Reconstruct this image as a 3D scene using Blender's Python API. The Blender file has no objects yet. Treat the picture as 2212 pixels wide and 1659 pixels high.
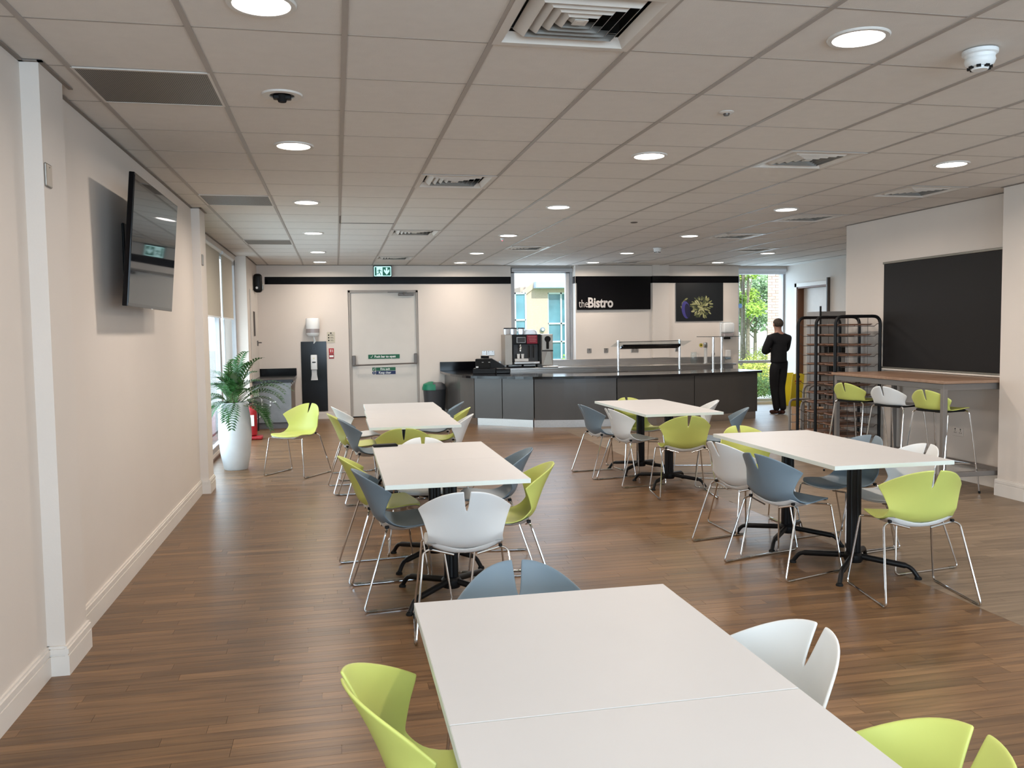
import bpy, bmesh, math, random
from mathutils import Vector, Matrix, Euler
random.seed(7)
PI=math.pi
S=bpy.context.scene; COL=S.collection
# ------------------------------------------------------------------ camera
CAMZ=1.535; FPX=1842.32; YAW,PITCH,ROLL=0.20234,-0.06273,-0.01351
cd=bpy.data.cameras.new('camera'); cam=bpy.data.objects.new('camera',cd); COL.objects.link(cam)
cd.sensor_fit='HORIZONTAL'; cd.sensor_width=36.0; cd.lens=FPX/2212*36.0; cd.clip_start=.05; cd.clip_end=300
cy,sy,cp,sp=math.cos(YAW),math.sin(YAW),math.cos(PITCH),math.sin(PITCH)
Fv=Vector((sy*cp,cy*cp,sp)); Rv=Vector((cy,-sy,0)); Uv=Rv.cross(Fv)
cr,sr=math.cos(ROLL),math.sin(ROLL)
R2=cr*Rv+sr*Uv; U2=-sr*Rv+cr*Uv
cam.matrix_world=Matrix(((R2.x,U2.x,-Fv.x,0),(R2.y,U2.y,-Fv.y,0),(R2.z,U2.z,-Fv.z,CAMZ),(0,0,0,1)))
S.camera=cam
def pix(x,y,z):
    d=Vector((x,y,z-CAMZ)); w=d.dot(Fv)
    if w<.1: return None
    return 1106+FPX*d.dot(R2)/w, 829.5-FPX*d.dot(U2)/w
# ------------------------------------------------------------------ world, exposure
S.view_settings.view_transform='Standard'; S.view_settings.look='None'
S.view_settings.exposure=0.12; S.view_settings.gamma=1.0
S.view_settings.use_curve_mapping=False
W=bpy.data.worlds.new('sky'); S.world=W; W.use_nodes=True
nt=W.node_tree; bg=nt.nodes['Background']
tc=nt.nodes.new('ShaderNodeTexCoord'); sx=nt.nodes.new('ShaderNodeSeparateXYZ'); rp=nt.nodes.new('ShaderNodeValToRGB')
nt.links.new(tc.outputs['Generated'],sx.inputs[0]); nt.links.new(sx.outputs['Z'],rp.inputs[0]); nt.links.new(rp.outputs[0],bg.inputs[0])
rp.color_ramp.elements[0].color=(.95,.98,1,1); rp.color_ramp.elements[1].color=(.62,.80,1,1); rp.color_ramp.elements[1].position=.9
bg.inputs[1].default_value=2.1
def lamp(name,kind,loc,energy,color,rot=(0,0,0),**k):
    l=bpy.data.lights.new(name,kind); l.energy=energy; l.color=color
    for a,b in k.items(): setattr(l,a,b)
    o=bpy.data.objects.new(name,l); o.location=loc; o.rotation_euler=rot; COL.objects.link(o); return o
DAY=(.74,.90,1.0)
lamp('sun','SUN',(0,0,20),4.6,(1,.95,.86),(math.radians(46),0,math.radians(12)),angle=.02)
# daylight entering by the real window openings behind the photographer and on the left
lamp('window_daylight','AREA',(2.4,-4.7,1.5),420,(.58,.80,1),(PI/2,0,0),shape='RECTANGLE',size=6.2,size_y=2.0)
lamp('window_daylight','AREA',(-1.45,-2.6,1.45),130,DAY,(0,-PI/2,0),shape='RECTANGLE',size=2.0,size_y=4.0)
lamp('window_daylight','AREA',(-1.62,11.3,.95),90,DAY,(0,-PI/2,0),shape='RECTANGLE',size=1.5,size_y=4.4)
lamp('window_daylight','AREA',(8.25,15.95,1.35),36,(.58,.78,1),(-PI/2,0,0),shape='RECTANGLE',size=1.0,size_y=2.4)
lamp('window_daylight','AREA',(3.82,15.98,1.8),22,(.72,.84,1),(-PI/2,0,0),shape='RECTANGLE',size=1.05,size_y=1.5)
# ------------------------------------------------------------------ materials
MATS={}
def mat(name,col,rough=.5,metal=0,var=.04,scale=6,bump=0,bscale=60,spec=.5,coat=0,emit=None,es=0,trans=0,stretch=(1,1,1),ior=1.45,alpha=1):
    if name in MATS: return MATS[name]
    m=bpy.data.materials.new(name); m.use_nodes=True; n=m.node_tree; p=n.nodes['Principled BSDF']
    tc=n.nodes.new('ShaderNodeTexCoord'); mp=n.nodes.new('ShaderNodeMapping'); n.links.new(tc.outputs['Object'],mp.inputs[0])
    mp.inputs['Scale'].default_value=stretch
    nz=n.nodes.new('ShaderNodeTexNoise'); nz.inputs['Scale'].default_value=scale; nz.inputs['Detail'].default_value=4
    n.links.new(mp.outputs[0],nz.inputs['Vector'])
    r=n.nodes.new('ShaderNodeValToRGB'); n.links.new(nz.outputs['Fac'],r.inputs[0])
    r.color_ramp.elements[0].position=.3; r.color_ramp.elements[1].position=.7
    r.color_ramp.elements[0].color=(*[max(0,c*(1-var)) for c in col],1); r.color_ramp.elements[1].color=(*[min(1,c*(1+var)) for c in col],1)
    n.links.new(r.outputs[0],p.inputs['Base Color'])
    p.inputs['Roughness'].default_value=rough; p.inputs['Metallic'].default_value=metal
    p.inputs['Specular IOR Level'].default_value=spec; p.inputs['Coat Weight'].default_value=coat; p.inputs['IOR'].default_value=ior
    p.inputs['Transmission Weight'].default_value=trans; p.inputs['Alpha'].default_value=alpha
    if emit: p.inputs['Emission Color'].default_value=(*emit,1); p.inputs['Emission Strength'].default_value=es
    if bump:
        b=n.nodes.new('ShaderNodeBump'); z=n.nodes.new('ShaderNodeTexNoise'); z.inputs['Scale'].default_value=bscale
        n.links.new(mp.outputs[0],z.inputs['Vector']); n.links.new(z.outputs['Fac'],b.inputs['Height']); b.inputs['Strength'].default_value=bump
        b.inputs['Distance'].default_value=.002; n.links.new(b.outputs[0],p.inputs['Normal'])
    MATS[name]=m; return m
def glass(name,tint=(.95,.98,.99),refl=-.15):
    if name in MATS: return MATS[name]
    m=bpy.data.materials.new(name); m.use_nodes=True; n=m.node_tree; n.nodes.remove(n.nodes['Principled BSDF'])
    o=n.nodes['Material Output']; t=n.nodes.new('ShaderNodeBsdfTransparent'); g=n.nodes.new('ShaderNodeBsdfGlossy'); mx=n.nodes.new('ShaderNodeMixShader')
    lw=n.nodes.new('ShaderNodeLayerWeight'); pw=n.nodes.new('ShaderNodeMath'); pw.operation='POWER'; pw.inputs[1].default_value=5
    n.links.new(lw.outputs['Facing'],pw.inputs[0]); f=n.nodes.new('ShaderNodeMath'); f.operation='MULTIPLY_ADD'; f.inputs[1].default_value=.42; f.inputs[2].default_value=.03; n.links.new(pw.outputs[0],f.inputs[0])
    t.inputs[0].default_value=(*tint,1); g.inputs['Roughness'].default_value=.02
    n.links.new(f.outputs[0],mx.inputs[0]); n.links.new(t.outputs[0],mx.inputs[1]); n.links.new(g.outputs[0],mx.inputs[2]); n.links.new(mx.outputs[0],o.inputs[0])
    MATS[name]=m; return m
def wood(name,c1,c2,rough=.33,sc=1.0,attr=True,spread=.25):
    m=bpy.data.materials.new(name); m.use_nodes=True; n=m.node_tree; p=n.nodes['Principled BSDF']
    tc=n.nodes.new('ShaderNodeTexCoord'); mp=n.nodes.new('ShaderNodeMapping'); mp.inputs['Scale'].default_value=(1.4*sc,26*sc,4)
    n.links.new(tc.outputs['Object'],mp.inputs[0])
    nz=n.nodes.new('ShaderNodeTexNoise'); nz.noise_dimensions='4D'; nz.inputs['Scale'].default_value=1.6; nz.inputs['Detail'].default_value=7; nz.inputs['Roughness'].default_value=.62
    n.links.new(mp.outputs[0],nz.inputs['Vector'])
    r=n.nodes.new('ShaderNodeValToRGB'); r.color_ramp.elements[0].position=.28; r.color_ramp.elements[1].position=.72
    r.color_ramp.elements[0].color=(*c1,1); r.color_ramp.elements[1].color=(*c2,1); n.links.new(nz.outputs['Fac'],r.inputs[0])
    out=r.outputs[0]
    if attr:
        a=n.nodes.new('ShaderNodeAttribute'); a.attribute_name='tone'
        ml=n.nodes.new('ShaderNodeMath'); ml.operation='MULTIPLY'; ml.inputs[1].default_value=37; n.links.new(a.outputs['Fac'],ml.inputs[0]); n.links.new(ml.outputs[0],nz.inputs['W'])
        hs=n.nodes.new('ShaderNodeHueSaturation'); mr=n.nodes.new('ShaderNodeMapRange'); mr.inputs['To Min'].default_value=1-spread; mr.inputs['To Max'].default_value=1+spread
        n.links.new(a.outputs['Fac'],mr.inputs['Value']); n.links.new(mr.outputs[0],hs.inputs['Value']); n.links.new(out,hs.inputs['Color']); out=hs.outputs[0]
    n.links.new(out,p.inputs['Base Color']); p.inputs['Roughness'].default_value=rough; p.inputs['Specular IOR Level'].default_value=.34
    rr=n.nodes.new('ShaderNodeMapRange'); rr.inputs['To Min'].default_value=rough-.05; rr.inputs['To Max'].default_value=rough+.12; n.links.new(nz.outputs['Fac'],rr.inputs['Value']); n.links.new(rr.outputs[0],p.inputs['Roughness'])
    b=n.nodes.new('ShaderNodeBump'); b.inputs['Strength'].default_value=.25; b.inputs['Distance'].default_value=.001; n.links.new(nz.outputs['Fac'],b.inputs['Height']); n.links.new(b.outputs[0],p.inputs['Normal'])
    MATS[name]=m; return m
M_wall=mat('wall paint',(.66,.60,.545),.62,var=.015,scale=2,bump=.15,bscale=90)
M_trim=mat('white trim paint',(.70,.655,.605),.42,var=.015)
M_tile=mat('mineral ceiling tile',(.67,.64,.60),.9,var=.02,scale=14,bump=.5,bscale=260)
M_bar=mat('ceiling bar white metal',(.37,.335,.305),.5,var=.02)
M_floor=wood('brown floor plank',(.075,.037,.016),(.235,.132,.060),.30)
M_floor2=wood('grey oak floor plank',(.135,.095,.062),(.285,.215,.15),.42,spread=.14)
M_gap=mat('floor joint dark',(.05,.033,.022),.7)
M_white=mat('white plastic',(.74,.765,.77),.38,var=.01)
M_green=mat('lime plastic',(.56,.61,.16),.40,var=.02)
M_grey=mat('slate grey plastic',(.165,.225,.275),.42,var=.02)
M_under=mat('off white plastic',(.66,.66,.65),.45,var=.02)
M_chrome=mat('chrome',(.72,.72,.72),.12,1,var=.02)
M_steel=mat('brushed stainless steel',(.50,.48,.46),.28,1,var=.08,scale=5,stretch=(1,30,30),bump=.1)
M_black=mat('black powder coat',(.004,.004,.0045),.45,var=.1,spec=.3)
M_gloss=mat('black gloss',(.003,.003,.004),.12,var=.05,spec=.25)
M_top=mat('white laminate',(.60,.605,.615),.44,var=.01)
M_edge=mat('white edge band',(.66,.72,.68),.4,var=.01)
M_clear=glass('clear plastic',(.9,.93,.93))
M_glass=glass('window glass')
M_alu=mat('grey window aluminium',(.42,.42,.43),.45,.2,var=.03)
M_rub=mat('black rubber',(.007,.007,.007),.8,spec=.3)
# ------------------------------------------------------------------ mesh helpers
class MB:
    def __init__(s): s.bm=bmesh.new(); s.tone=s.bm.faces.layers.float.new('tone')
    def box(s,a,b,tone=0,mtx=None):
        x0,y0,z0=a; x1,y1,z1=b
        v=[s.bm.verts.new(p) for p in ((x0,y0,z0),(x1,y0,z0),(x1,y1,z0),(x0,y1,z0),(x0,y0,z1),(x1,y0,z1),(x1,y1,z1),(x0,y1,z1))]
        if mtx: 
            for q in v: q.co=mtx@q.co
        for f in ((3,2,1,0),(4,5,6,7),(0,1,5,4),(1,2,6,5),(2,3,7,6),(3,0,4,7)):
            fc=s.bm.faces.new([v[i] for i in f]); fc[s.tone]=tone
        return s
    def bbox(s,a,b,bev=.004,seg=2,mtx=None):
        t=bmesh.new(); bmesh.ops.create_cube(t,size=1)
        for v in t.verts: v.co=Vector([a[i]+(b[i]-a[i])*(v.co[i]+.5) for i in range(3)])
        bmesh.ops.bevel(t,geom=t.edges[:],offset=bev,segments=seg,affect='EDGES',profile=.5)
        return s.merge(t,mtx)
    def merge(s,t,mtx=None):
        mp={}
        for v in t.verts: mp[v]=s.bm.verts.new(mtx@v.co if mtx else v.co)
        for f in t.faces: s.bm.faces.new([mp[v] for v in f.verts])
        t.free(); return s
    def tube(s,pts,r,n=8,closed=False,caps=True):
        pts=[Vector(p) for p in pts]; rings=[]; N=len(pts); prev=None
        for i,p in enumerate(pts):
            if closed: d=pts[(i+1)%N]-pts[i-1]
            else: d=(pts[min(i+1,N-1)]-pts[max(i-1,0)])
            d.normalize()
            if prev is None:
                u=d.orthogonal().normalized()
            else:
                u=(prev-d*prev.dot(d)); u=u.normalized() if u.length>1e-6 else d.orthogonal().normalized()
            prev=u; w=d.cross(u); rr=r[i] if isinstance(r,(list,tuple)) else r
            rings.append([s.bm.verts.new(p+rr*(math.cos(2*PI*k/n)*u+math.sin(2*PI*k/n)*w)) for k in range(n)])
        for i in range(N if closed else N-1):
            a,b=rings[i],rings[(i+1)%N]
            for k in range(n): s.bm.faces.new((a[k],a[(k+1)%n],b[(k+1)%n],b[k]))
        if caps and not closed: s.bm.faces.new(rings[0][::-1]); s.bm.faces.new(rings[-1])
        return s
    def lathe(s,prof,n=24,c=(0,0,0),cap=True,sxy=(1,1)):
        rings=[]
        for r,z in prof: rings.append([s.bm.verts.new((c[0]+sxy[0]*r*math.cos(2*PI*k/n),c[1]+sxy[1]*r*math.sin(2*PI*k/n),c[2]+z)) for k in range(n)])
        for a,b in zip(rings,rings[1:]):
            for k in range(n): s.bm.faces.new((a[k],a[(k+1)%n],b[(k+1)%n],b[k]))
        if cap: s.bm.faces.new(rings[0][::-1]); s.bm.faces.new(rings[-1])
        return s
    def prism(s,poly,z0,z1,mtx=None):
        a=[s.bm.verts.new((x,y,z0)) for x,y in poly]; b=[s.bm.verts.new((x,y,z1)) for x,y in poly]
        if mtx:
            for v in a+b: v.co=mtx@v.co
        s.bm.faces.new(a[::-1]); s.bm.faces.new(b); n=len(poly)
        for i in range(n): s.bm.faces.new((a[i],a[(i+1)%n],b[(i+1)%n],b[i]))
        return s
    def quad(s,*p):
        s.bm.faces.new([s.bm.verts.new(q) for q in p]); return s
    def mesh(s,name,m,smooth=False,recalc=True):
        if recalc: bmesh.ops.recalc_face_normals(s.bm,faces=s.bm.faces[:])
        me=bpy.data.meshes.new(name); s.bm.to_mesh(me); s.bm.free(); me.materials.append(m)
        if smooth:
            me.polygons.foreach_set('use_smooth',[True]*len(me.polygons)); me.set_sharp_from_angle(angle=math.radians(38))
        return me
    def build(s,name,m,parent=None,smooth=False,loc=None,rot=None):
        return link(name,s.mesh(name,m,smooth),parent,loc,rot)
def link(name,me,parent=None,loc=None,rot=None):
    o=bpy.data.objects.new(name,me); COL.objects.link(o); o.parent=parent
    if loc is not None: o.location=loc
    if rot is not None: o.rotation_euler=rot
    return o
def tag(o,label=None,cat=None,group=None,kind=None):
    if label: o['label']=label
    if cat: o['category']=cat
    if group: o['group']=group
    if kind: o['kind']=kind
    return o
def thing(name,label,cat,loc=(0,0,0),rz=0,group=None):
    o=bpy.data.objects.new(name,None); COL.objects.link(o); o.location=loc; o.rotation_euler=(0,0,rz); o.empty_display_size=.1
    return tag(o,label,cat,group)
def struct(name,mb,m,parent=None):
    o=mb.build(name,m,parent)
    if not parent: o['kind']='structure'; o['label']=name.replace('_',' ')
    return o
def dup(root,loc,rz,label=None,group=None,mats=None):
    r=root.copy(); COL.objects.link(r); r.location=loc; r.rotation_euler=(0,0,rz)
    if label: r['label']=label
    if group: r['group']=group
    for ch in list(root.children):
        c=ch.copy(); COL.objects.link(c); c.parent=r
        for g in ch.children:
            d=g.copy(); COL.objects.link(d); d.parent=c
    return r
def fillet(pts,r,n=5):
    pts=[Vector(p) for p in pts]; out=[pts[0]]
    for i in range(1,len(pts)-1):
        a,b,c=pts[i-1],pts[i],pts[i+1]; u=(a-b); w=(c-b); q=min(r,u.length*.45,w.length*.45)
        p0=b+u.normalized()*q; p2=b+w.normalized()*q
        for k in range(n+1):
            t=k/n; out.append(p0*(1-t)**2+b*2*t*(1-t)+p2*t*t)
    out.append(pts[-1]); return out
def interp(tab,x):
    if x<=tab[0][0]: return tab[0][1]
    for (a,b),(c,d) in zip(tab,tab[1:]):
        if x<=c: t=(x-a)/(c-a); t=t; return b+(d-b)*t
    return tab[-1][1]
def bake(o):
    dg=bpy.context.evaluated_depsgraph_get(); dg.update(); me=bpy.data.meshes.new_from_object(o.evaluated_get(dg)); o.modifiers.clear(); o.data=me; return o
def text_mesh(txt,size,m,name,parent,loc,rot,sx=1,off=0,ext=.0008,align='LEFT'):
    c=bpy.data.curves.new('t','FONT'); c.body=txt; c.size=size; c.offset=off; c.extrude=ext; c.align_x=align; c.resolution_u=3
    t=bpy.data.objects.new('t',c); COL.objects.link(t)
    dg=bpy.context.evaluated_depsgraph_get(); dg.update(); me=bpy.data.meshes.new_from_object(t.evaluated_get(dg))
    bpy.data.objects.remove(t); me.materials.clear(); me.materials.append(m); me.name=name
    o=link(name,me,parent,loc,rot); o.scale=(sx,1,1); return o
CEIL=2.732
# ================================================================== STRUCTURE
XL=-1.317; XR=6.03; YF=15.58; XE=8.8; YB=-4.9
# floor
fb=MB(); fb.box((-1.9,YB-.3,-.2),(9.2,16.0,-.0045)); floor=struct('floor',fb,M_gap); tag(floor,'brown and grey oak plank floor of the dining room')
planks=[]; PW=.07; y=YB-.2; rng=random.Random(3)
while y<15.95:
    x=-1.9-rng.random()*.9
    while x<9.1:
        L=rng.choice((.45,.6,.9,.9)); x1=x+L
        for a,b,k in ((x,min(x1,3.38),0),(max(x,3.38),x1,1)):
            a=max(a,-1.85)
            if b-a>.01: planks.append((a,b,y,y+PW,k,rng.random()))
        x=x1
    y+=PW
cand=[]
for i,(a,b,y0,y1,k,t) in enumerate(planks):
    cx=(a+b)/2; q=pix(cx,y0,0)
    if q and -250<q[0]<2400 and q[1]<1760 and y0>1.5 and a>-1.6 and (b<5.9): cand.append((y0,i))
cand.sort(); near={i for _,i in cand[:296]}
rest=[MB(),MB()]
for i,(a,b,y0,y1,k,t) in enumerate(planks):
    g=.0006; mats=(M_floor,M_floor2)
    if i in near:
        q=MB(); q.box((a+g,y0+g,-.004),(b-g,y1-g,0),t); q.build('plank',mats[k],floor)
    else:
        rest[k].box((a+g,y0+g,-.004),(b-g,y1-g,0),t)
for k in (0,1): tag(rest[k].build('plank_field',(M_floor,M_floor2)[k],floor),kind='stuff')
# ceiling
cb=MB(); cb.box((-1.9,YB-.3,CEIL+.14),(9.2,16.2,CEIL+.3)); ceiling=struct('ceiling',cb,M_tile); tag(ceiling,'suspended ceiling of square white mineral tiles')
GX=-1.135; GY=3.590; T=.6
vents4=[(3,-1),(3,5),(3,11),(3,17),(7,3),(10,5),(10,8),(10,11),(12,14),(6,14),(10,18)]
perf=[(0,1),(0,7),(0,13)]
skip=set(vents4)|set(perf)
tl=[]
for j in range(-15,21):
    for i in range(-2,18):
        x0=GX+i*T; x1=x0+T; y0=GY+j*T; y1=y0+T
        x0c=max(x0,-1.53); x1c=min(x1,8.85); y0c=max(y0,YB); y1c=min(y1,15.6)
        if x1c-x0c<.03 or y1c-y0c<.03 or (i,j) in skip: continue
        tl.append((x0c,x1c,y0c,y1c))
vis=[]
for k,(a,b,c,d) in enumerate(tl):
    q=pix((a+b)/2,d,CEIL)
    if q and -300<q[0]<2500 and q[1]>-160 and d<12.0 and not (a>6 and d<9.3): vis.append((c,k))
vis.sort(); vs={k for _,k in vis[:290]}; rest=MB()
for k,(a,b,c,d) in enumerate(tl):
    if k in vs: MB().box((a+.008,c+.004,CEIL+.004),(b-.008,d-.004,CEIL+.02)).build('ceiling_tile',M_tile,ceiling)
    else: rest.box((a+.008,c+.004,CEIL+.004),(b-.008,d-.004,CEIL+.02))
tag(rest.build('tile_field',M_tile,ceiling),kind='stuff')
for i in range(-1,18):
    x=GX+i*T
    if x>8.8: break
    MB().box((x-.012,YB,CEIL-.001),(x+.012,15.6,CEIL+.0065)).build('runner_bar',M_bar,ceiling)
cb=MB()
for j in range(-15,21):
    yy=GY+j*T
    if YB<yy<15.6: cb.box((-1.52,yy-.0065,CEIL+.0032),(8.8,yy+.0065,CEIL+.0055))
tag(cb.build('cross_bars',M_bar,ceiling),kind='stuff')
# left wall, pilasters
w=MB()
w.box((-1.9,YB,0),(XL,-4.75,2.76)); w.box((-1.9,-.42,0),(XL,8.75,2.76)); w.box((-1.56,8.75,0),(-1.52,8.93,2.76))
w.box((-1.58,13.8,0),(-1.335,16.2,2.76)); w.box((-1.6,8.7,2.66),(-1.49,13.85,2.76)); w.box((-1.6,8.7,0),(-1.49,13.85,.07))
w.box((-1.9,-4.8,0),(-1.5,-.4,.4)); w.box((-1.9,-4.8,2.55),(-1.5,-.4,2.76))
struct('wall_left',w,M_wall)
for k,(a,b) in enumerate(((-.34,0),(4.13,4.46),(8.6,8.93))):
    if b: struct('trim_%d'%(k),MB().box((-1.56,a,0),(-1.24,b,2.76)),M_wall)
def skirt(mb,x0,y0,x1,y1,nx,ny,h=.135):
    # run along wall from p0 to p1, proud along (nx,ny): tall board, moulded ledge, thin bead at the floor
    for t,z0,z1 in ((.018,0,h-.045),(.013,h-.045,h-.035),(.017,h-.035,h-.012),(.010,h-.012,h)):
        xs=sorted((x0,x1,x0+nx*t,x1+nx*t)); ys=sorted((y0,y1,y0+ny*t,y1+ny*t)); mb.box((xs[0],ys[0],z0),(xs[-1],ys[-1],z1))
w=MB(); 
for a in ((XL,-.4,XL,4.13,1,0),(XL+.0,4.13,-1.24,4.13,0,-1),(-1.24,4.112,-1.24,4.478,1,0),(XL+.0,4.46,-1.24,4.46,0,1),(XL,4.46,XL,8.6,1,0),(XL+.0,8.6,-1.24,8.6,0,-1),(-1.24,8.582,-1.24,8.93,1,0),(-1.335,14.0,-1.335,14.2,1,0)): skirt(w,*a)
struct('baseboard_left',w,M_trim)
# perimeter ceiling angle
w=MB()
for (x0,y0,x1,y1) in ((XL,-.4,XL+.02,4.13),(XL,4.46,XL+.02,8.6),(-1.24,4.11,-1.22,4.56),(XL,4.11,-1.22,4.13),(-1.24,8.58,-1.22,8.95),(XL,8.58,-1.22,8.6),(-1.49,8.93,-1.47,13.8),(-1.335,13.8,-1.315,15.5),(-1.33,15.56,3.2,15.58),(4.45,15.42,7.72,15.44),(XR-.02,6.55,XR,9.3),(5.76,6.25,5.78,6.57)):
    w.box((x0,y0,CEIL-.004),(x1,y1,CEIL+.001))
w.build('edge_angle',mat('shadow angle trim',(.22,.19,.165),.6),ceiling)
# far wall
w=MB()
w.box((-1.9,YF,0),(.222,15.9,2.76)); w.box((.222,YF,2.288),(1.475,15.9,2.76)); w.box((1.475,YF,0),(3.2,15.9,2.76))
w.box((3.2,YF,0),(4.4,15.9,.93)); w.box((3.2,15.70,2.70),(4.4,15.9,2.76))

struct('wall_far',w,M_wall)
w=MB(); w.box((4.4,15.44,0),(7.69,15.9,2.76)); w.box((5.91,15.40,.98),(6.24,15.44,2.76)); w.box((7.69,15.6,2.64),(8.9,15.9,2.76)); w.box((7.69,15.6,0),(8.9,15.9,.05)); struct('wall_bistro',w,M_wall)
w=MB()
for a in ((-1.335,YF,.16,YF,0,-1),(1.54,YF,2.3,YF,0,-1),(8.782,14.1,8.8,9.4,-1,0)): 
    skirt(w,a[0],a[1],a[2],a[3],a[4],a[5],.12) if a[0]<8 else None
skirt(w,8.8,9.32,8.8,14.1,-1,0,.12); skirt(w,8.8,15.25,8.8,15.6,-1,0,.12)
struct('baseboard_far',w,M_trim)
# right walls
w=MB(); w.box((XR,YB,0),(XR+.22,9.3,2.76)); struct('wall_right',w,M_wall)
struct('trim_3',MB().box((5.78,6.25,0),(6.1,6.555,2.76)),M_wall)
w=MB(); skirt(w,XR,6.56,XR,9.3,-1,0); skirt(w,5.78,6.232,5.78,6.573,-1,0,.15); skirt(w,5.78,6.25,XR,6.25,0,-1,.15); skirt(w,XR,3,XR,6.23,-1,0)
struct('baseboard_right',w,M_trim)
w=MB(); w.box((XR+.2,9.1,0),(9.0,9.299,2.76)); struct('wall_return',w,M_wall)
w=MB(); w.box((XE,9.2,0),(XE+.3,14.17,2.76)); w.box((XE,14.17,2.3),(XE+.3,15.2,2.76)); w.box((XE,15.2,0),(XE+.3,15.9,2.76)); struct('wall_east',w,M_wall)
# wall behind the photographer with its window band
w=MB(); w.box((-1.9,YB-.25,0),(6.3,YB,.45)); w.box((-1.9,YB-.25,2.5),(6.3,YB,2.76)); w.box((-1.9,YB-.25,.45),(-.8,YB,2.5)); w.box((5.6,YB-.25,.45),(6.3,YB,2.5))
for x in (1.3,3.4): w.box((x,YB-.25,.45),(x+.1,YB,2.5))
struct('wall_back',w,M_wall)
# ---- windows
def window(name,label,ax,frames,panes,m=M_alu):
    r=thing(name,label,'window'); r['kind']='structure'; del r['category']
    for a,b in frames: MB().bbox(a,b,.004,1).build('frame_bar',m,r)
    for a,b in panes: MB().box(a,b).build('pane',M_glass,r)
    return r
win1=window('window_1','tall window left of the bistro sign above the coffee machine',0,
 [((3.2,15.68,.93),(3.29,15.78,2.70)),((4.28,15.68,.93),(4.36,15.78,2.70)),((4.36,15.64,.93),(4.44,15.70,2.70)),((3.2,15.68,2.60),(4.44,15.78,2.70)),((3.2,15.66,.93),(4.44,15.78,.97))],
 [((3.27,15.73,.96),(4.3,15.737,2.62))])
MB().bbox((3.22,15.6,2.62),(4.40,15.67,2.69),.01).build('blind_cassette',M_alu,win1)
win2=window('window_2','full height window at the far right behind the man',0,
 [((7.69,15.66,.05),(7.72,15.76,2.64)),((8.76,15.66,.05),(8.80,15.76,2.64)),((7.69,15.66,2.58),(8.8,15.76,2.64)),((7.69,15.66,.05),(8.8,15.76,.11)),((7.69,15.68,.82),(8.8,15.74,.875)),((7.80,15.70,.875),(7.835,15.74,2.58))],
 [((7.7,15.71,.1),(8.78,15.717,2.6))])
MB().tube([(7.69,15.6,2.66),(8.79,15.6,2.66)],.03,12).build('blind_roller',mat('pale blind',(.7,.72,.76),.5),win2)
MB().box((7.70,15.60,2.575),(8.78,15.604,2.64)).build('blind',MATS['pale blind'],win2)
MB().tube([(7.86,15.62,2.58),(7.86,15.62,1.2)],.004,5).build('blind_chain',M_white,win2)
MB().lathe([(.0,0),(.045,.0),(.045,.006),(0,.006)],14,(0,0,0),False).build('sticker',mat('blue sticker',(.25,.45,.8),.5),win2,loc=(7.86,15.70,1.96),rot=(PI/2,0,0))
win3=window('window_3','left window with the nearer beige roller blind behind the palm',0,
 [((-1.56,8.93,.07),(-1.50,9.0,2.66)),((-1.56,11.80,.07),(-1.50,11.95,2.66)),((-1.56,8.93,2.58),(-1.50,11.95,2.66)),((-1.56,8.93,.07),(-1.50,11.95,.14)),((-1.56,11.0,.14),(-1.535,11.04,2.58))],
 [((-1.54,8.95,.1),(-1.533,11.8,2.62))])
win4=window('window_4','left window nearest the corner with the narrower beige blind',0,
 [((-1.56,13.70,.07),(-1.50,13.8,2.66)),((-1.56,11.95,2.58),(-1.50,13.8,2.66)),((-1.56,11.95,.07),(-1.50,13.8,.14)),((-1.56,12.62,.14),(-1.535,12.66,2.58))],
 [((-1.54,11.95,.1),(-1.533,13.7,2.62))])
M_blind=mat('beige blind fabric',(.50,.46,.38),.85,var=.03,scale=30)
for wn,a,b in ((win3,9.0,11.74),(win4,11.97,13.12)):
    MB().tube([(-1.465,a,2.62),(-1.465,b+.04,2.62)],.025,10).build('blind_roller',M_white,wn)
    MB().box((-1.47,a,1.76),(-1.467,b,2.62)).build('blind',M_blind,wn)
    MB().bbox((-1.475,a,1.745),(-1.462,b,1.765),.003,1).build('blind_bar',M_white,wn)
MB().box((-1.49,8.93,.0),(-1.475,13.8,.03)).build('sill_strip',mat('dark sill strip',(.12,.07,.05),.5),win3)
# ---- door_1 : fire exit
d=thing('door_1','white fire exit door with push bar in the far wall',None or 'door'); d['kind']='structure'; del d['category']
M_door=mat('door paint',(.60,.57,.525),.45,var=.015)
MB().bbox((.262,15.63,.006),(1.437,15.675,2.25),.003,1).build('leaf',M_door,d)
f=MB(); f.box((.222,15.6,0),(.262,15.7,2.288)); f.box((1.437,15.6,0),(1.475,15.7,2.288)); f.box((.222,15.6,2.25),(1.475,15.7,2.288)); f.build('frame',mat('shadow grey door frame',(.34,.31,.28),.5),d)  # frame grey is darkened in its colour for the shadow gap round the leaf

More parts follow.
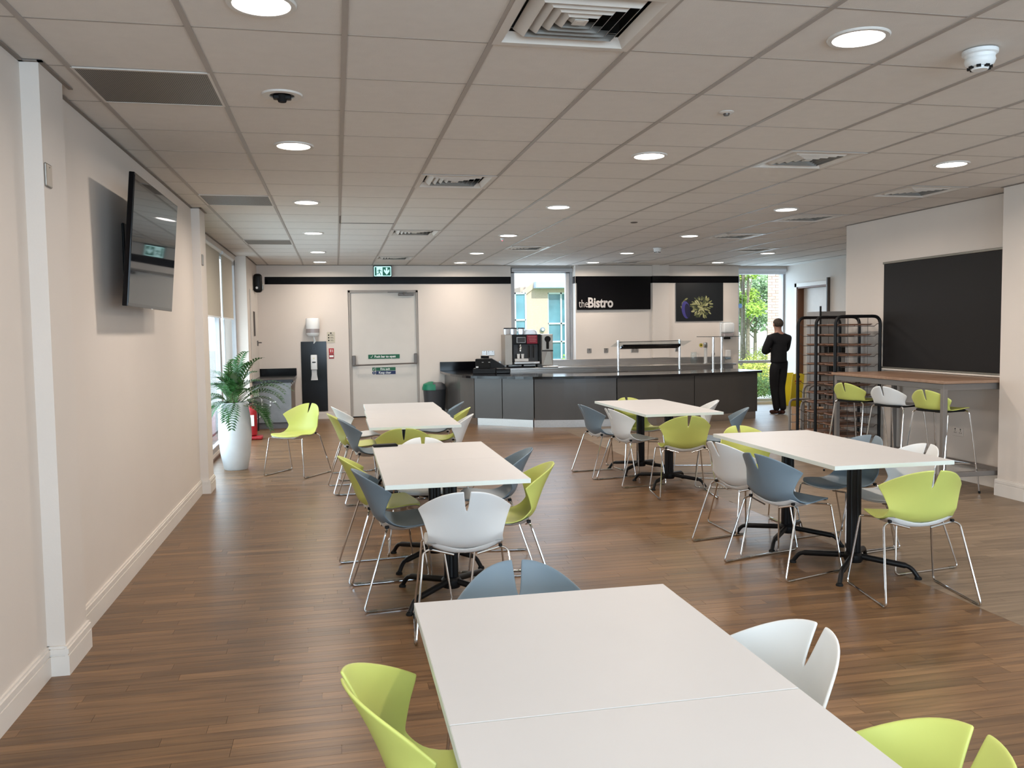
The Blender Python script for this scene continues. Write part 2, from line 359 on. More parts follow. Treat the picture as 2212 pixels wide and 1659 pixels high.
MB().box((.262,15.62,0),(1.437,15.66,.02)).build('threshold',M_black,d)
M_bronze=mat('dark grey metal',(.12,.105,.095),.4,.6)
hb=MB(); hb.bbox((.275,15.56,.93),(.335,15.63,1.12),.008); hb.build('push_bar_bracket',M_bronze,d); hb=MB(); hb.bbox((1.385,15.56,.95),(1.44,15.63,1.14),.008); hb.build('push_bar_bracket',M_bronze,d)
MB().tube([(.30,15.55,.945),(1.42,15.55,.965)],.012,10).build('push_bar',M_bronze,d)
c=MB(); c.bbox((1.12,15.57,2.19),(1.40,15.63,2.235),.006); c.build('door_closer',M_bronze,d)
c=MB(); c.box((.93,15.56,2.245),(1.27,15.575,2.258)); c.tube([(1.22,15.57,2.21),(1.22,15.57,2.25)],.014,8); c.build('closer_arm',M_bronze,d)
M_sgreen=mat('safety green',(.004,.10,.045),.5); M_sblue=mat('safety blue',(.005,.02,.09),.5); M_wtext=mat('white print',(.8,.82,.8),.5); M_sred=mat('safety red',(.42,.015,.02),.45)
RF=(PI/2,0,0)
s=tag(MB().box((.56,15.624,1.055),(1.125,15.629,1.132)).build('door_sign',M_sgreen),'green Push bar to open sign above the push bar','sign')
text_mesh('Push bar to open',.058,M_wtext,'lettering',s,(.67,15.6235,1.076),RF,.95,.0012)
MB().tube([(.60,15.622,1.09),(.613,15.622,1.072),(.64,15.622,1.118)],.004,5).build('tick',M_wtext,s)
s=tag(MB().box((.69,15.624,.838),(1.045,15.629,.898)).build('door_sign',M_sgreen),'green Fire exit sign below the push bar','sign')
text_mesh('Fire exit',.054,M_wtext,'lettering',s,(.77,15.6235,.850),RF,.95,.0012)
MB().box((.628,15.624,.838),(.680,15.629,.898)).build('pictogram_panel',M_sgreen,s)
MB().tube([(.645,15.622,.85),(.657,15.622,.868),(.662,15.622,.885)],.004,5).build('running_man',M_wtext,s)
s=tag(MB().box((.69,15.624,.772),(1.045,15.629,.832)).build('door_sign',M_sblue),'dark blue Keep clear sign under the Fire exit sign','sign')
text_mesh('Keep clear',.054,M_wtext,'lettering',s,(.74,15.6235,.785),RF,.95,.0012)
MB().lathe([(0,0),(.029,0),(.029,.004),(0,.004)],16,(0,0,0),False).build('pictogram_panel',M_sblue,s,loc=(.654,15.629,.802),rot=RF)
MB().box((.651,15.6225,.785),(.657,15.6245,.82)).build('mark',M_wtext,s)
# ---- door_2 in the short left wall by the corner, door_3 in the east wall
d=thing('door_2','narrow white side door with a slim vision panel and lever','door'); d['kind']='structure'; del d['category']
MB().bbox((-1.334,14.22,.01),(-1.318,15.42,2.25),.004,1).build('leaf',M_door,d)
v=MB(); v.tube([(-1.315,14.56,1.50),(-1.315,14.56,1.90),(-1.315,14.74,1.90),(-1.315,14.74,1.50)],.010,6,closed=True); v.build('vision_panel_frame',M_bronze,d)
MB().box((-1.318,14.565,1.5),(-1.3155,14.735,1.9)).build('vision_panel_glass',mat('dark glass',(.12,.12,.12),.1),d)
h=MB(); h.bbox((-1.32,15.10,1.33),(-1.30,15.16,1.42),.004); h.tube([(-1.31,15.13,1.385),(-1.25,15.13,1.385),(-1.245,15.0,1.385)],.011,8); h.build('lever_handle',M_bronze,d)
d=thing('door_3','pale door in the blue lit side wall behind the tray racks','door'); d['kind']='structure'; del d['category']
M_pale=mat('pale door',(.62,.56,.50),.45)
MB().bbox((8.93,14.19,.01),(8.97,15.18,2.27),.003,1).build('leaf',M_pale,d)
M_brown=mat('brown door lining',(.16,.065,.03),.45)
MB().box((8.80,15.17,0),(8.98,15.20,2.3)).build('lining',M_brown,d); MB().box((8.80,14.17,0),(8.98,14.19,2.3)).build('lining',M_brown,d); MB().box((8.80,14.17,2.27),(8.98,15.2,2.3)).build('lining',M_brown,d)
a=MB()
for q in (((8.785,15.2,0),(8.8,15.27,2.37)),((8.785,14.10,0),(8.8,14.17,2.37)),((8.785,14.1,2.3),(8.8,15.27,2.37))): a.box(*q)
a.build('architrave',M_trim,d)
MB().box((8.74,14.06,0),(8.80,14.09,2.42)).build('edge_strip',M_bronze,d)
# ================================================================== TABLES
def make_table():
    r=thing('dining_table','t','table')
    a,b=.388,.3997
    t=MB().bbox((-a+.0006,-b+.0002,.716),(a-.0006,b-.0002,.74),.0012,1).build('tabletop',M_top,r)
    e=MB()
    e.box((-a,-b,.7155),(a,-b+.0007,.7386)); e.box((-a,b-.0007,.7155),(a,b,.7386)); e.box((-a,-b,.7155),(-a+.0007,b,.7386)); e.box((a-.0007,-b,.7155),(a,b,.7386))
    e.build('edge_band',M_edge,r)
    c=MB(); c.bbox((-.040,-.026,.09),(-.004,.026,.70),.012,3); c.bbox((.004,-.026,.09),(.040,.026,.70),.012,3); c.bbox((-.022,-.02,.09),(.022,.02,.70),.004,1)
    c.build('column',M_black,r,True)
    MB().bbox((-.16,-.16,.695),(.16,.16,.7155),.004,1).build('top_plate',M_black,r)
    MB().lathe([(.05,.06),(.058,.075),(.058,.105),(.045,.12)],20).build('hub',M_black,r,True)
    for k in range(4):
        an=math.radians(45+90*k) ; u=Vector((math.cos(an),math.sin(an),0))
        pts=fillet([u*.03+Vector((0,0,.098)),u*.33+Vector((0,0,.072)),u*.372+Vector((0,0,.012))],.05,5)
        MB().tube(pts,[.018]*2+[.0135]*(len(pts)-2),10).build('foot',M_black,r,True)
        g=MB().lathe([(.021,0),(.021,.008),(.016,.016)],12,tuple(u*.373)).build('glide',M_rub,r,True)
    return r
TB=make_table()
tabs=[  # x, y, label, group
 (.592,2.071,'white square table in the foreground, the half with the free far edge','foreground table pair'),
 (.592,1.269,'nearest white square table cut off by the bottom of the picture','foreground table pair'),
 (.617,5.63,'white table with the black phone lying on its far left corner','middle left table pair'),
 (.617,4.83,'white table right behind the near white chair, joined to the one with the phone','middle left table pair'),
 (.665,9.18,'far end table of the long left row near the fire door','far left table row'),
 (.652,8.38,'middle table of the long left row before the fire door','far left table row'),
 (.640,7.58,'near end table of the long left row, behind the one with the phone','far left table row'),
 (3.18,8.66,'far half of the white table pair right in front of the grey counter','far middle table pair'),
 (3.18,7.86,'near half of the white table pair before the grey counter','far middle table pair'),
 (3.145,5.54,'far half of the white table pair at the right, nearer the tray racks','right table pair'),
 (3.145,4.74,'near half of the white table pair at the right, in front of the bar stools','right table pair')]
for k,(x,y,l,g) in enumerate(tabs):
    if k==0: TB.location=(x,y,0); TB['label']=l; TB['group']=g
    else: dup(TB,(x,y,0),0,l,g)
# ================================================================== CHAIRS
BK=[(.485,-.140),(.53,-.157),(.59,-.180),(.66,-.210),(.73,-.245),(.76,-.262)]
HW=[(.44,.186),(.485,.186),(.53,.192),(.59,.211),(.62,.224),(.65,.238),(.78,.240)]
CU=[(.44,.02),(.485,.03),(.53,.045),(.59,.080),(.64,.118),(.69,.13),(.78,.125)]
SEAT=[(.252,.430,.172),(.236,.444,.190),(.19,.449,.200),(.13,.445,.205),(.07,.438,.205),(.01,.433,.203),(-.05,.433,.199),(-.090,.439,.193),(-.119,.456,.188)]
def shell_mesh():
    m=MB(); bm=m.bm; U=[0,.03,.14,.30,.46,.60,.73,.84,.93,.985,1]; rows=[]
    for sg in (-1,1):
        grid=[]
        for (y,z,w) in SEAT:
            grid.append([bm.verts.new((sg*u*w,y-(.03*u*u if y>.2 else 0)+.03*u**3*max(0,-y-.05)/.07,z+.010*u*u+.030*u*u*min(1,max(0,-y-.0)/.09))) for u in U])
        NB=11
        for r in range(NB+1):
            t=(r/(NB-1))*.965 if r<NB else 1; row=[]
            for u in U:
                zt=.757-.112*u**2.2; z=.487+(zt-.487)*t+(.030*u*u)*(1-t)**2
                w=interp(HW,z); g=(.005+.011*min(1,(z-.655)/.10)) if z>.655 else 0; x=sg*(max(u*w,0)*(1-g/.25)+g)
                row.append(bm.verts.new((x,interp(BK,z)+interp(CU,z)*u*u*(1+.12*u),z)))
            grid.append(row)
        for a,b in zip(grid,grid[1:]):
            for i in range(len(U)-1): bm.faces.new((a[i],a[i+1],b[i+1],b[i]))
    bmesh.ops.remove_doubles(bm,verts=bm.verts[:],dist=.0004)
    o=m.build('shell',M_green,None); 
    s=o.modifiers.new('s','SOLIDIFY'); s.thickness=.008; s.offset=0
    q=o.modifiers.new('q','SUBSURF'); q.levels=1; q.render_levels=1
    bake(o); me=o.data; me.polygons.foreach_set('use_smooth',[True]*len(me.polygons)); bpy.data.objects.remove(o); return me
SH=shell_mesh()
def col_mesh(me,m): c=me.copy(); c.materials.clear(); c.materials.append(m); return c
SHELL={'green':col_mesh(SH,M_green),'white':col_mesh(SH,M_white),'grey':col_mesh(SH,M_grey)}
def under_mesh():
    m=MB(); bm=m.bm; U=[-1,-.85,-.6,-.3,0,.3,.6,.85,1]; S2=[(.238,.430,.165)]+[q for q in SEAT[2:-1]]+[(-.100,.443,.150)]
    top=[];bot=[]
    for k,(y,z,w) in enumerate(S2):
        e=math.sin(PI*min(1,max(0,(k+.15)/(len(S2)-.7))))**.5
        top.append([bm.verts.new((u*w*.95,y*.985,z+.008*u*u+.028*u*u*min(1,max(0,-y)/.09)-.006)) for u in U])
        bot.append([bm.verts.new((u*w*.92,y*.985,z+.008*u*u+.028*u*u*min(1,max(0,-y)/.09)-.007-.027*e*(1-abs(u)**3))) for u in U])
    n=len(U)
    for G in (top,bot):
        for a,b in zip(G,G[1:]):
            for i in range(n-1): bm.faces.new((a[i],a[i+1],b[i+1],b[i]))
    for i in range(n-1): bm.faces.new((top[0][i],top[0][i+1],bot[0][i+1],bot[0][i])); bm.faces.new((top[-1][i],top[-1][i+1],bot[-1][i+1],bot[-1][i]))
    for a,b,c,d in zip(top,top[1:],bot,bot[1:]):
        bm.faces.new((a[0],b[0],d[0],c[0])); bm.faces.new((a[-1],b[-1],d[-1],c[-1]))
    me=m.mesh('under_shell',M_under); me.polygons.foreach_set('use_smooth',[True]*len(me.polygons)); return me
UNDER=under_mesh()
def sled(sg):
    p=fillet([(sg*.06,-.085,.405),(sg*.185,-.092,.440),(sg*.215,-.105,.425),(sg*.262,-.245,.0062),(sg*.262,.255,.0062),(sg*.212,.205,.415),(sg*.195,.195,.418),(sg*.06,.17,.405)],.03,4)
    return MB().tube(p,.0060,8).mesh('sled_leg',M_chrome,True)
SL=[sled(-1),sled(1)]
def glide(): return MB().bbox((-.010,-.022,.0001),(.010,.022,.016),.003,1).mesh('glide',M_clear)
GL=glide()
BR=MB().bbox((-.008,-.012,-.008),(.009,.012,.008),.003,1).mesh('clamp',M_black)
def make_chair(kind):
    r=thing('dining_chair','c','chair')
    link('shell',SHELL[kind],r)
    if kind!='x': 
        o=link('under_shell',UNDER,r)
    for k,sg in enumerate((-1,1)):
        l=link('sled_leg',SL[k],r)
        for yy in (-.19,.20): link('glide',GL,l,(sg*.262,yy,0))
        link('clamp',BR,r,(sg*.176,-.092,.447))
    return r
protos={}
def chair(kind,x,y,hd,label,group,bt=None):
    """x,y seat centre; hd = heading in degrees of the way the sitter faces (0=+Y, 90=+X)"""
    rz=-math.radians(hd)
    if kind not in protos:
        c=make_chair(kind); protos[kind]=c; c.location=(x,y,0); c.rotation_euler=(0,0,rz); c['label']=label; c['group']=group; return c
    return dup(protos[kind],(x,y,0),rz,label,group)
G1,G2,G3,G4,G5=['chairs around the '+s for s in ('foreground tables','middle left tables','far left tables','tables before the counter','right hand tables')]
chair('grey',0.555,2.541,186,'slate blue chair at the far end of the foreground table, facing the camera',G1)
chair('white',0.966,1.948,-97,'white chair on the right of the foreground table, slit seen from inside',G1)
chair('green',0.937,1.350,-97,'lime chair at the bottom right corner, farther along than the white one',G1)
chair('green',0.251,1.942,90,'lime chair at the bottom left of the foreground table',G1)
chair('white',0.622,4.315,4,'white chair, its back to the camera, at the near end of the middle left table',G2)
chair('grey',0.324,4.939,84,'slate grey chair on the left of the middle left table, nearest the camera',G2)
chair('green',0.249,5.481,84,'lime chair on the left of the middle left table, behind the slate one',G2)
chair('green',0.983,4.880,-82,'lime chair on the right of the middle left table',G2)
chair('grey',1.001,5.515,-82,'dark slate chair on the right of the middle left table, beyond the lime one',G2)
chair('white',0.590,6.013,184,'white chair facing the camera at the far end of the table with the phone',G2)
chair('green',0.534,7.161,4,'lime chair back behind the phone at the near end of the long left row',G3)
chair('grey',0.252,7.904,84,'grey chair on the left of the long left row, nearest the camera',G3)
chair('green',0.152,8.437,84,'lime chair on the left of the long left row, between grey and white',G3)
chair('white',0.188,9.231,80,'white chair on the left of the long left row, farthest back',G3)
chair('white',0.993,7.959,-78,'white chair on the right of the long left row, nearest the camera',G3)
chair('green',1.075,8.668,-78,'lime chair on the right of the long left row, in the middle',G3)
chair('grey',1.110,9.374,-78,'grey chair on the right of the long left row, farthest back',G3)
chair('green',-0.443,9.535,-146,'lone lime chair standing apart beside the tall white planter',G3)
chair('white',2.850,8.059,80,'white chair on the left of the table before the counter, near half',G4)
chair('grey',2.724,8.574,82,'slate grey chair on the left of the table before the counter, outer one',G4)
chair('green',3.103,7.328,10,'lime chair back facing the camera at the near end of the table before the counter',G4)
chair('green',3.246,8.974,174,'lime chair at the far end of the table before the counter, facing the camera',G4)
chair('white',3.774,8.603,-74,'white chair on the right of the table before the counter',G4)
chair('grey',3.682,7.744,-66,'dark slate chair right of the counter side table, seen edge on',G4)
chair('white',2.762,5.468,76,'white chair on the left of the right hand table, farther one',G5)
chair('grey',2.754,4.924,72,'slate chair on the left of the right hand table, nearer one',G5)
chair('green',3.110,5.991,180,'lime chair at the far end of the right hand table',G5)
chair('grey',3.476,5.344,-102,'slate chair on the right of the right hand table, by the stools',G5)
chair('white',3.535,4.863,-98,'white chair on the right of the right hand table',G5)
chair('green',3.178,4.229,10,'lime chair, back to the camera, at the near end of the right hand table',G5)
# ================================================================== BAR STOOLS, HIGH TABLE
def make_stool(kind):
    r=thing('bar_stool','c','stool'); m=MB(); bm=m.bm; U=[0,.12,.3,.5,.7,.86,1]
    seat=[(.19,.765,.17),(.17,.775,.185),(.08,.770,.195),(-.02,.758,.195),(-.10,.758,.190),(-.14,.768,.187)]
    for sg in (-1,1):
        grid=[[bm.verts.new((sg*u*w,y-(.02*u*u if y>.15 else 0)+(.04*u**3 if y<-.12 else 0),z+.012*u*u)) for u in U] for y,z,w in seat]
        for r_ in range(7):
            t=r_/6; row=[]
            for u in U:
                zt=.952-.085*u**2.2; z=.790+(zt-.790)*t+.02*u*u*(1-t)**2; w=.188+.026*min(1,t*1.3); g=(.004+.005*min(1,(z-.86)/.07)) if z>.86 else 0
                row.append(bm.verts.new((sg*(u*w*(1-g/.2)+g),-.160-.055*t+(.05+.05*t)*u*u,z)))
            grid.append(row)
        for a,b in zip(grid,grid[1:]):
            for i in range(len(U)-1): bm.faces.new((a[i],a[i+1],b[i+1],b[i]))
    bmesh.ops.remove_doubles(bm,verts=bm.verts[:],dist=.0004)
    o=m.build('seat',{'green':M_green,'white':M_white}[kind],r); s=o.modifiers.new('s','SOLIDIFY'); s.thickness=.008; s.offset=0; q=o.modifiers.new('q','SUBSURF'); q.levels=1
    bake(o); o.data.polygons.foreach_set('use_smooth',[True]*len(o.data.polygons))
    MB().bbox((-.15,-.14,.745),(.15,.15,.768),.01,2).build('under_plate',M_rub,r)
    for sg in (-1,1):
        for yy,yf in ((-.12,-.235),(.14,.245)):
            MB().tube(fillet([(sg*.05,yy,.748),(sg*.165,yy,.752),(sg*.185,yy+(yf-yy)*.06,.735),(sg*.225,yf,.012)],.025,4),.0075,8).build('leg',M_chrome,r,True)
            MB().lathe([(.010,0),(.010,.022)],8,(sg*.2255,yf,0)).build('foot_cap',M_rub,r)
    MB().tube([(-.207,-.185,.31),(.207,-.185,.31),(.207,.203,.27),(-.207,.203,.27)],.006,6,closed=True).build('footrest',M_chrome,r)
    return r
GS='bar stools under the high table'
st=make_stool('green'); st.location=(5.32,7.97,0); st.rotation_euler=(0,0,math.radians(-76)); tag(st,'lime bar stool at the rack end of the high table',None,GS)
s2=make_stool('white'); s2.location=(5.35,7.38,0); s2.rotation_euler=(0,0,math.radians(-76)); tag(s2,'white bar stool between the two lime ones',None,GS)
dup(st,(5.40,6.83,0),math.radians(-78),'lime bar stool behind the grey table leg, nearest the pillar',GS)
ht=thing('high_table','long high bar table with brown wood top and grey metal legs','table')
M_wtop=wood('walnut laminate',(.22,.13,.085),(.36,.235,.16),.28,.6,False)
M_gmet=mat('warm grey metal',(.20,.18,.165),.45,.3)
MB().bbox((5.23,6.575,1.01),(6.01,8.32,1.036),.003,1).build('tabletop',M_wtop,ht)
for x,y in ((5.25,6.60),(5.25,8.25),(5.94,6.60),(5.94,8.25)): MB().bbox((x,y,0),(x+.045,y+.045,1.009),.004,1).build('leg',M_gmet,ht)
for q in (((5.253,6.603,.95),(5.977,6.63,1.0088)),((5.253,8.262,.95),(5.977,8.29,1.0088)),((5.2525,6.6025,.955),(5.28,8.29,1.0085)),((5.253,6.603,.17),(5.977,6.64,.215)),((5.94,6.6,.17),(5.98,8.3,.21))): MB().bbox(*q,.003,1).build('rail',M_gmet,ht)
bd=thing('wall_board','large black wall board above the high table with slim metal rails','board')
MB().bbox((6.012,6.66,1.075),(6.03,8.55,2.215),.002,1).build('panel',mat('matt charcoal board',(.009,.0075,.007),.6,spec=.3),bd)
MB().bbox((6.002,6.66,2.215),(6.03,8.56,2.238),.003,1).build('top_rail',mat('dull metal rail',(.22,.21,.18),.4,.6),bd)
MB().bbox((5.995,6.66,1.058),(6.03,8.56,1.075),.003,1).build('bottom_rail',MATS['dull metal rail'],bd)
MB().bbox((5.99,6.66,1.04),(6.03,8.60,1.056),.003,1).build('ledge',M_trim,bd)
def socket(loc,rz,wd,label,dbl=True,m=M_steel,name='wall_socket'):
    r=thing(name,label,'socket',loc,rz,None); w=wd/2
    MB().bbox((-w,-.008,-.043),(w,0,.043),.003,1).build('plate',m,r)
    for c in ((-w/2,w/2) if dbl else (0,)):
        k=MB(); 
        for dx,dz in ((0,.012),(-.011,-.008),(.011,-.008)): k.box((c+dx-.0035,-.0092,dz-.004),(c+dx+.0035,-.0078,dz+.004))
        k.build('pin_holes',M_black,r); MB().box((c-.006,-.010,.022),(c+.006,-.0078,.034)).build('rocker',M_black,r)
    return r
socket((6.03,7.36,.47),-PI/2,.146,'double wall socket under the high table',m=M_wall)
# ================================================================== CEILING FIXTURES
M_lamp=mat('lit lamp diffuser',(1,1,1),.5,emit=(1,.93,.86),es=9)
M_ring=mat('white lamp ring',(.62,.60,.57),.4)
LAMPW=8.6; LAMPC=(1,.86,.74)
def make_down():
    r=thing('downlight','d','ceiling light',(0,0,0))
    MB().lathe([(.104,-.001),(.122,-.001),(.126,.004),(.126,.012),(.104,.012),(.104,-.001)],32,cap=False).build('ring',M_ring,r,True)
    MB().lathe([(.0,.003),(.104,.003),(.104,.010),(0,.010)],32,cap=False).build('diffuser',M_lamp,r)
    return r
LD=bpy.data.lights.new('lamp','AREA'); LD.shape='DISK'; LD.size=.19; LD.energy=LAMPW; LD.color=LAMPC; LD.spread=math.radians(168); LD2=LD.copy(); LD2.energy=LAMPW*.6; LD.energy=LAMPW*1.15
rows=[('nearest','at the top of the picture'),]
LX=[(-.235,[(3.30,'nearest round downlight of the left row, cut by the picture top'),(5.71,'second round downlight of the left row, above the TV side'),(8.13,'third round downlight of the left row'),(10.6,'fourth round downlight of the left row'),(13.05,'fifth round downlight of the left row'),(14.85,'farthest round downlight of the left row, before the fire door')]),
 (2.165,[(3.27,'big near downlight at the upper right, left of the smoke detector'),(5.70,'second round downlight of the row leading to the coffee machine'),(8.17,'third round downlight of the row leading to the coffee machine'),(10.66,'fourth round downlight of the row leading to the coffee machine'),(13.12,'fifth round downlight of the row leading to the coffee machine'),(14.92,'farthest round downlight of the row leading to the coffee machine')]),
 (4.55,[(3.3,None),(5.68,'nearest downlight in view of the row above the high table'),(8.08,'second downlight in view of the row above the high table'),(10.52,'third downlight of the row ending above the bistro sign'),(12.97,'fourth downlight of the row ending above the bistro sign'),(14.79,'farthest downlight of the row, right above the bistro sign')]),
 (6.91,[(10.4,None),(12.85,'downlight near the full height window, the nearer one'),(14.71,'farthest right downlight, above the picture of the bowl')])]
dl=None
for x,ys in LX:
    for y,l in ys:
        if l:
            if dl is None: dl=make_down(); o=dl; o.location=(x,y,CEIL-.004); o['label']=l; o['group']='round recessed downlights'
            else: o=dup(dl,(x,y,CEIL-.004),0,l,'round recessed downlights')
            lo=bpy.data.objects.new('lamp',LD2 if y>12.5 else LD); COL.objects.link(lo); lo.parent=o; lo.location=(0,0,-.012)
        else:
            lo=bpy.data.objects.new('lamp',LD); COL.objects.link(lo); lo.location=(x,y,CEIL-.012)
for x in (-.235,2.165,4.55):  # unseen lamps added behind the camera to brighten the near left wall
    for y in (.9,-1.5):
        lo=bpy.data.objects.new('lamp',LD); COL.objects.link(lo); lo.location=(x,y,CEIL-.012)
# four way diffusers
M_vent=mat('vent white metal',(.60,.565,.52),.45); M_dark=mat('duct dark',(.012,.011,.010),.8)
def sq(m,a0,z0,a1,z1,t=.0015):
    c=[(-1,-1),(1,-1),(1,1),(-1,1)]
    for k in range(4):
        p,q=c[k],c[(k+1)%4]
        P=[(p[0]*a0,p[1]*a0,z0),(q[0]*a0,q[1]*a0,z0),(q[0]*a1,q[1]*a1,z1),(p[0]*a1,p[1]*a1,z1)]
        m.quad(*P); m.quad(*[(x,y,z+t) for x,y,z in P][::-1])
def make_vent():
    r=thing('air_diffuser','v','air vent',(0,0,0))
    f=MB(); sq(f,.297,.004,.297,-.002); sq(f,.297,-.002,.262,-.002); sq(f,.262,-.002,.236,.035); sq(f,.236,.035,.236,.05); f.build('frame',M_vent,r)
    k_=MB(); k_.box((-.25,-.25,.11),(.25,.25,.115)); k_.box((-.25,-.25,.04),(-.245,.25,.11)); k_.box((.245,-.25,.04),(.25,.25,.11)); k_.box((-.245,-.25,.04),(.245,-.245,.11)); k_.box((-.245,.245,.04),(.245,.25,.11)); k_.build('duct',M_dark,r)
    for k in range(5):
        a=.222-.042*k; l=MB(); sq(l,a,.040,a-.034,.002); sq(l,a-.034,.002,a-.038,-.001); l.build('louvre',M_vent,r)
    MB().box((-.028,-.028,.0),(.028,.028,.004)).build('centre_plate',M_vent,r)
    return r
VL=['large square louvred vent at the top centre, nearest the camera','square louvred vent second in the line towards the fire door','square louvred vent third in the line towards the fire door','square louvred vent nearest the exit sign',
 'square louvred vent in the right half, between two downlights','square louvred vent above the black wall board','square vent between the wall board and the racks','square vent fourth in the right hand line','square vent in front of the full height window','square vent before the left window','square vent above the bistro sign']
vt=None
for (i,j),l in zip(vents4,VL):
    p=(GX+(i+.5)*T,GY+(j+.5)*T,CEIL-.001)
    if vt is None: vt=make_vent(); vt.location=p; vt['label']=l; vt['group']='square louvred vents'
    else: dup(vt,p,0,l,'square louvred vents')
def make_perf():
    r=thing('return_grille','g','air vent',(0,0,0))
    f=MB(); f.box((-.296,-.296,-.002),(.296,-.28,.006)); f.box((-.296,.28,-.002),(.296,.296,.006)); f.box((-.296,-.28,-.002),(-.284,.28,.006)); f.box((.284,-.28,-.002),(.296,.28,.006)); f.build('frame',M_vent,r)
    m=bpy.data.materials.new('perforated sheet'); m.use_nodes=True; n=m.node_tree; p=n.nodes['Principled BSDF']
    tc=n.nodes.new('ShaderNodeTexCoord'); vo=n.nodes.new('ShaderNodeTexVoronoi'); vo.inputs['Scale'].default_value=110; vo.inputs['Randomness'].default_value=0
    cr_=n.nodes.new('ShaderNodeValToRGB'); cr_.color_ramp.elements[0].position=.38; cr_.color_ramp.elements[1].position=.46
    cr_.color_ramp.elements[0].color=(.02,.018,.016,1); cr_.color_ramp.elements[1].color=(.30,.28,.25,1)
    n.links.new(tc.outputs['Object'],vo.inputs['Vector']); n.links.new(vo.outputs['Distance'],cr_.inputs[0]); n.links.new(cr_.outputs[0],p.inputs['Base Color']); p.inputs['Roughness'].default_value=.5
    MB().box((-.284,-.28,0),(.284,.28,.004)).build('perforated_sheet',m,r)
    MB().box((-.29,-.29,.03),(.29,.29,.035)).build('duct',M_dark,r); return r
pg=None
for (i,j),l in zip(perf,['dark perforated ceiling grille nearest the camera at the upper left','dark perforated ceiling grille past the TV','dark perforated ceiling grille farthest away near the left windows']):
    p=(GX+(i+.5)*T,GY+(j+.5)*T,CEIL)
    if pg is None: pg=make_perf(); pg.location=p; pg['label']=l; pg['group']='perforated grilles'
    else: dup(pg,p,0,l,'perforated grilles')
r=thing('ceiling_spotlight','recessed adjustable fitting with a black centre between grille and downlights','spotlight',(-.235,4.52,CEIL-.003))
MB().lathe([(.062,-.001),(.098,-.002),(.102,.004),(.102,.01),(.062,.01),(.062,-.001)],28,cap=False).build('ring',M_ring,r,True)
MB().lathe([(0,.006),(.062,.006),(.062,.010),(0,.010)],24,cap=False).build('recess',M_black,r)
MB().bbox((-.045,-.02,-.018),(.045,.02,.004),.006).build('gimbal',M_black,r); MB().lathe([(.02,-.03),(.026,-.01),(.026,.004)],14).build('lens',M_rub,r,True)
def detector(loc,label,k=1.0,name='smoke_detector'):
    r=thing(name,label,'smoke detector',loc); mz=lambda L:[(a*k,b*k) for a,b in L]
    MB().lathe(mz([(.058,0),(.058,-.012),(.050,-.016),(.046,-.030)]),24).build('base',M_white,r,True)
    MB().lathe(mz([(.048,-.026),(.050,-.034),(.046,-.046),(.036,-.056)]),24).build('head',M_white,r,True)
    MB().lathe(mz([(.026,-.066),(.030,-.060),(.030,-.054)]),18).build('cap',M_white,r,True)
    for a in range(8):
        an=a*PI/4; MB().box((-.007*k,.030*k,-.062*k),(.007*k,.040*k,-.054*k),mtx=Matrix.Rotation(an,4,'Z')).build('slot',M_black,r)
    return r
detector((2.80,3.33,CEIL-.001),'white smoke detector on the ceiling at the upper right corner',1.25)
detector((4.72,12.1,CEIL-.001),'small dark fitted smoke detector far away towards the bistro wall',1.1)
r=thing('sprinkler','small round ceiling sensor between the large vent and the downlights','sensor',(2.165,4.50,CEIL)); MB().lathe([(.0,-.006),(.030,-.006),(.042,-.001),(.042,.003)],22,cap=False).build('rose',M_vent,r,True); MB().lathe([(.014,-.018),(.018,-.010),(.018,-.004)],14).build('lens',M_bronze,r,True)
r=thing('sprinkler','tiny round ceiling sensor beyond the near one, above the far tables','sensor',(3.33,9.25,CEIL)); MB().lathe([(.0,-.006),(.028,-.006),(.040,-.001),(.040,.003)],18,cap=False).build('rose',M_bronze,r,True)
r=thing('sprinkler','small red lit sensor dropping below the ceiling beside the counter downlights','sensor',(2.15,10.98,CEIL)); MB().lathe([(.010,-.03),(.02,-.02),(.03,0)],12).build('body',M_white,r,True); MB().lathe([(.0,-.036),(.006,-.034),(.008,-.03)],8,cap=False).build('indicator',mat('red led',(.6,.02,.05),.4,emit=(1,.05,.1),es=3),r)
a=MB(); a.box((.065,9.595,CEIL-.003),(.66,9.61,CEIL)); a.box((.065,9.0,CEIL-.0015),(.08,9.6,CEIL)); tag(a.build('access_hatch',mat('hatch shadow',(.1,.085,.07),.7)),'dark edge of an access hatch in the ceiling before the exit sign','hatch')
# ================================================================== LEFT WALL ITEMS
tv=thing('television','large flat television tilted forward on a bracket on the left wall','television',(0,0,0))
tilt=Matrix.Translation((-1.095,0,2.466))@Matrix.Rotation(math.atan2(.066,.757),4,'Y')
MB().bbox((-.035,5.25,-.765),(-.004,6.60,.0),.004,2,mtx=tilt).build('bezel',M_gloss,tv)
MB().box((-.004,5.263,-.745),(-.0025,6.587,-.013),mtx=tilt).build('screen',mat('dark screen glass',(.006,.006,.007),.035,spec=.45),tv)
MB().bbox((-.08,5.5,-.68),(-.035,6.35,-.12),.01,2,mtx=tilt).build('rear_housing',M_black,tv)
MB().tube([(-1.31,6.05,2.05),(-1.16,5.95,2.05)],.03,10).build('bracket_arm',M_black,tv); MB().bbox((-1.316,5.85,1.88),(-1.30,6.2,2.25),.004,1).build('wall_plate',M_black,tv)
MB().box((-.0045,5.90,-.768),(-.002,5.94,-.763),mtx=tilt).build('indicator',M_white,tv)
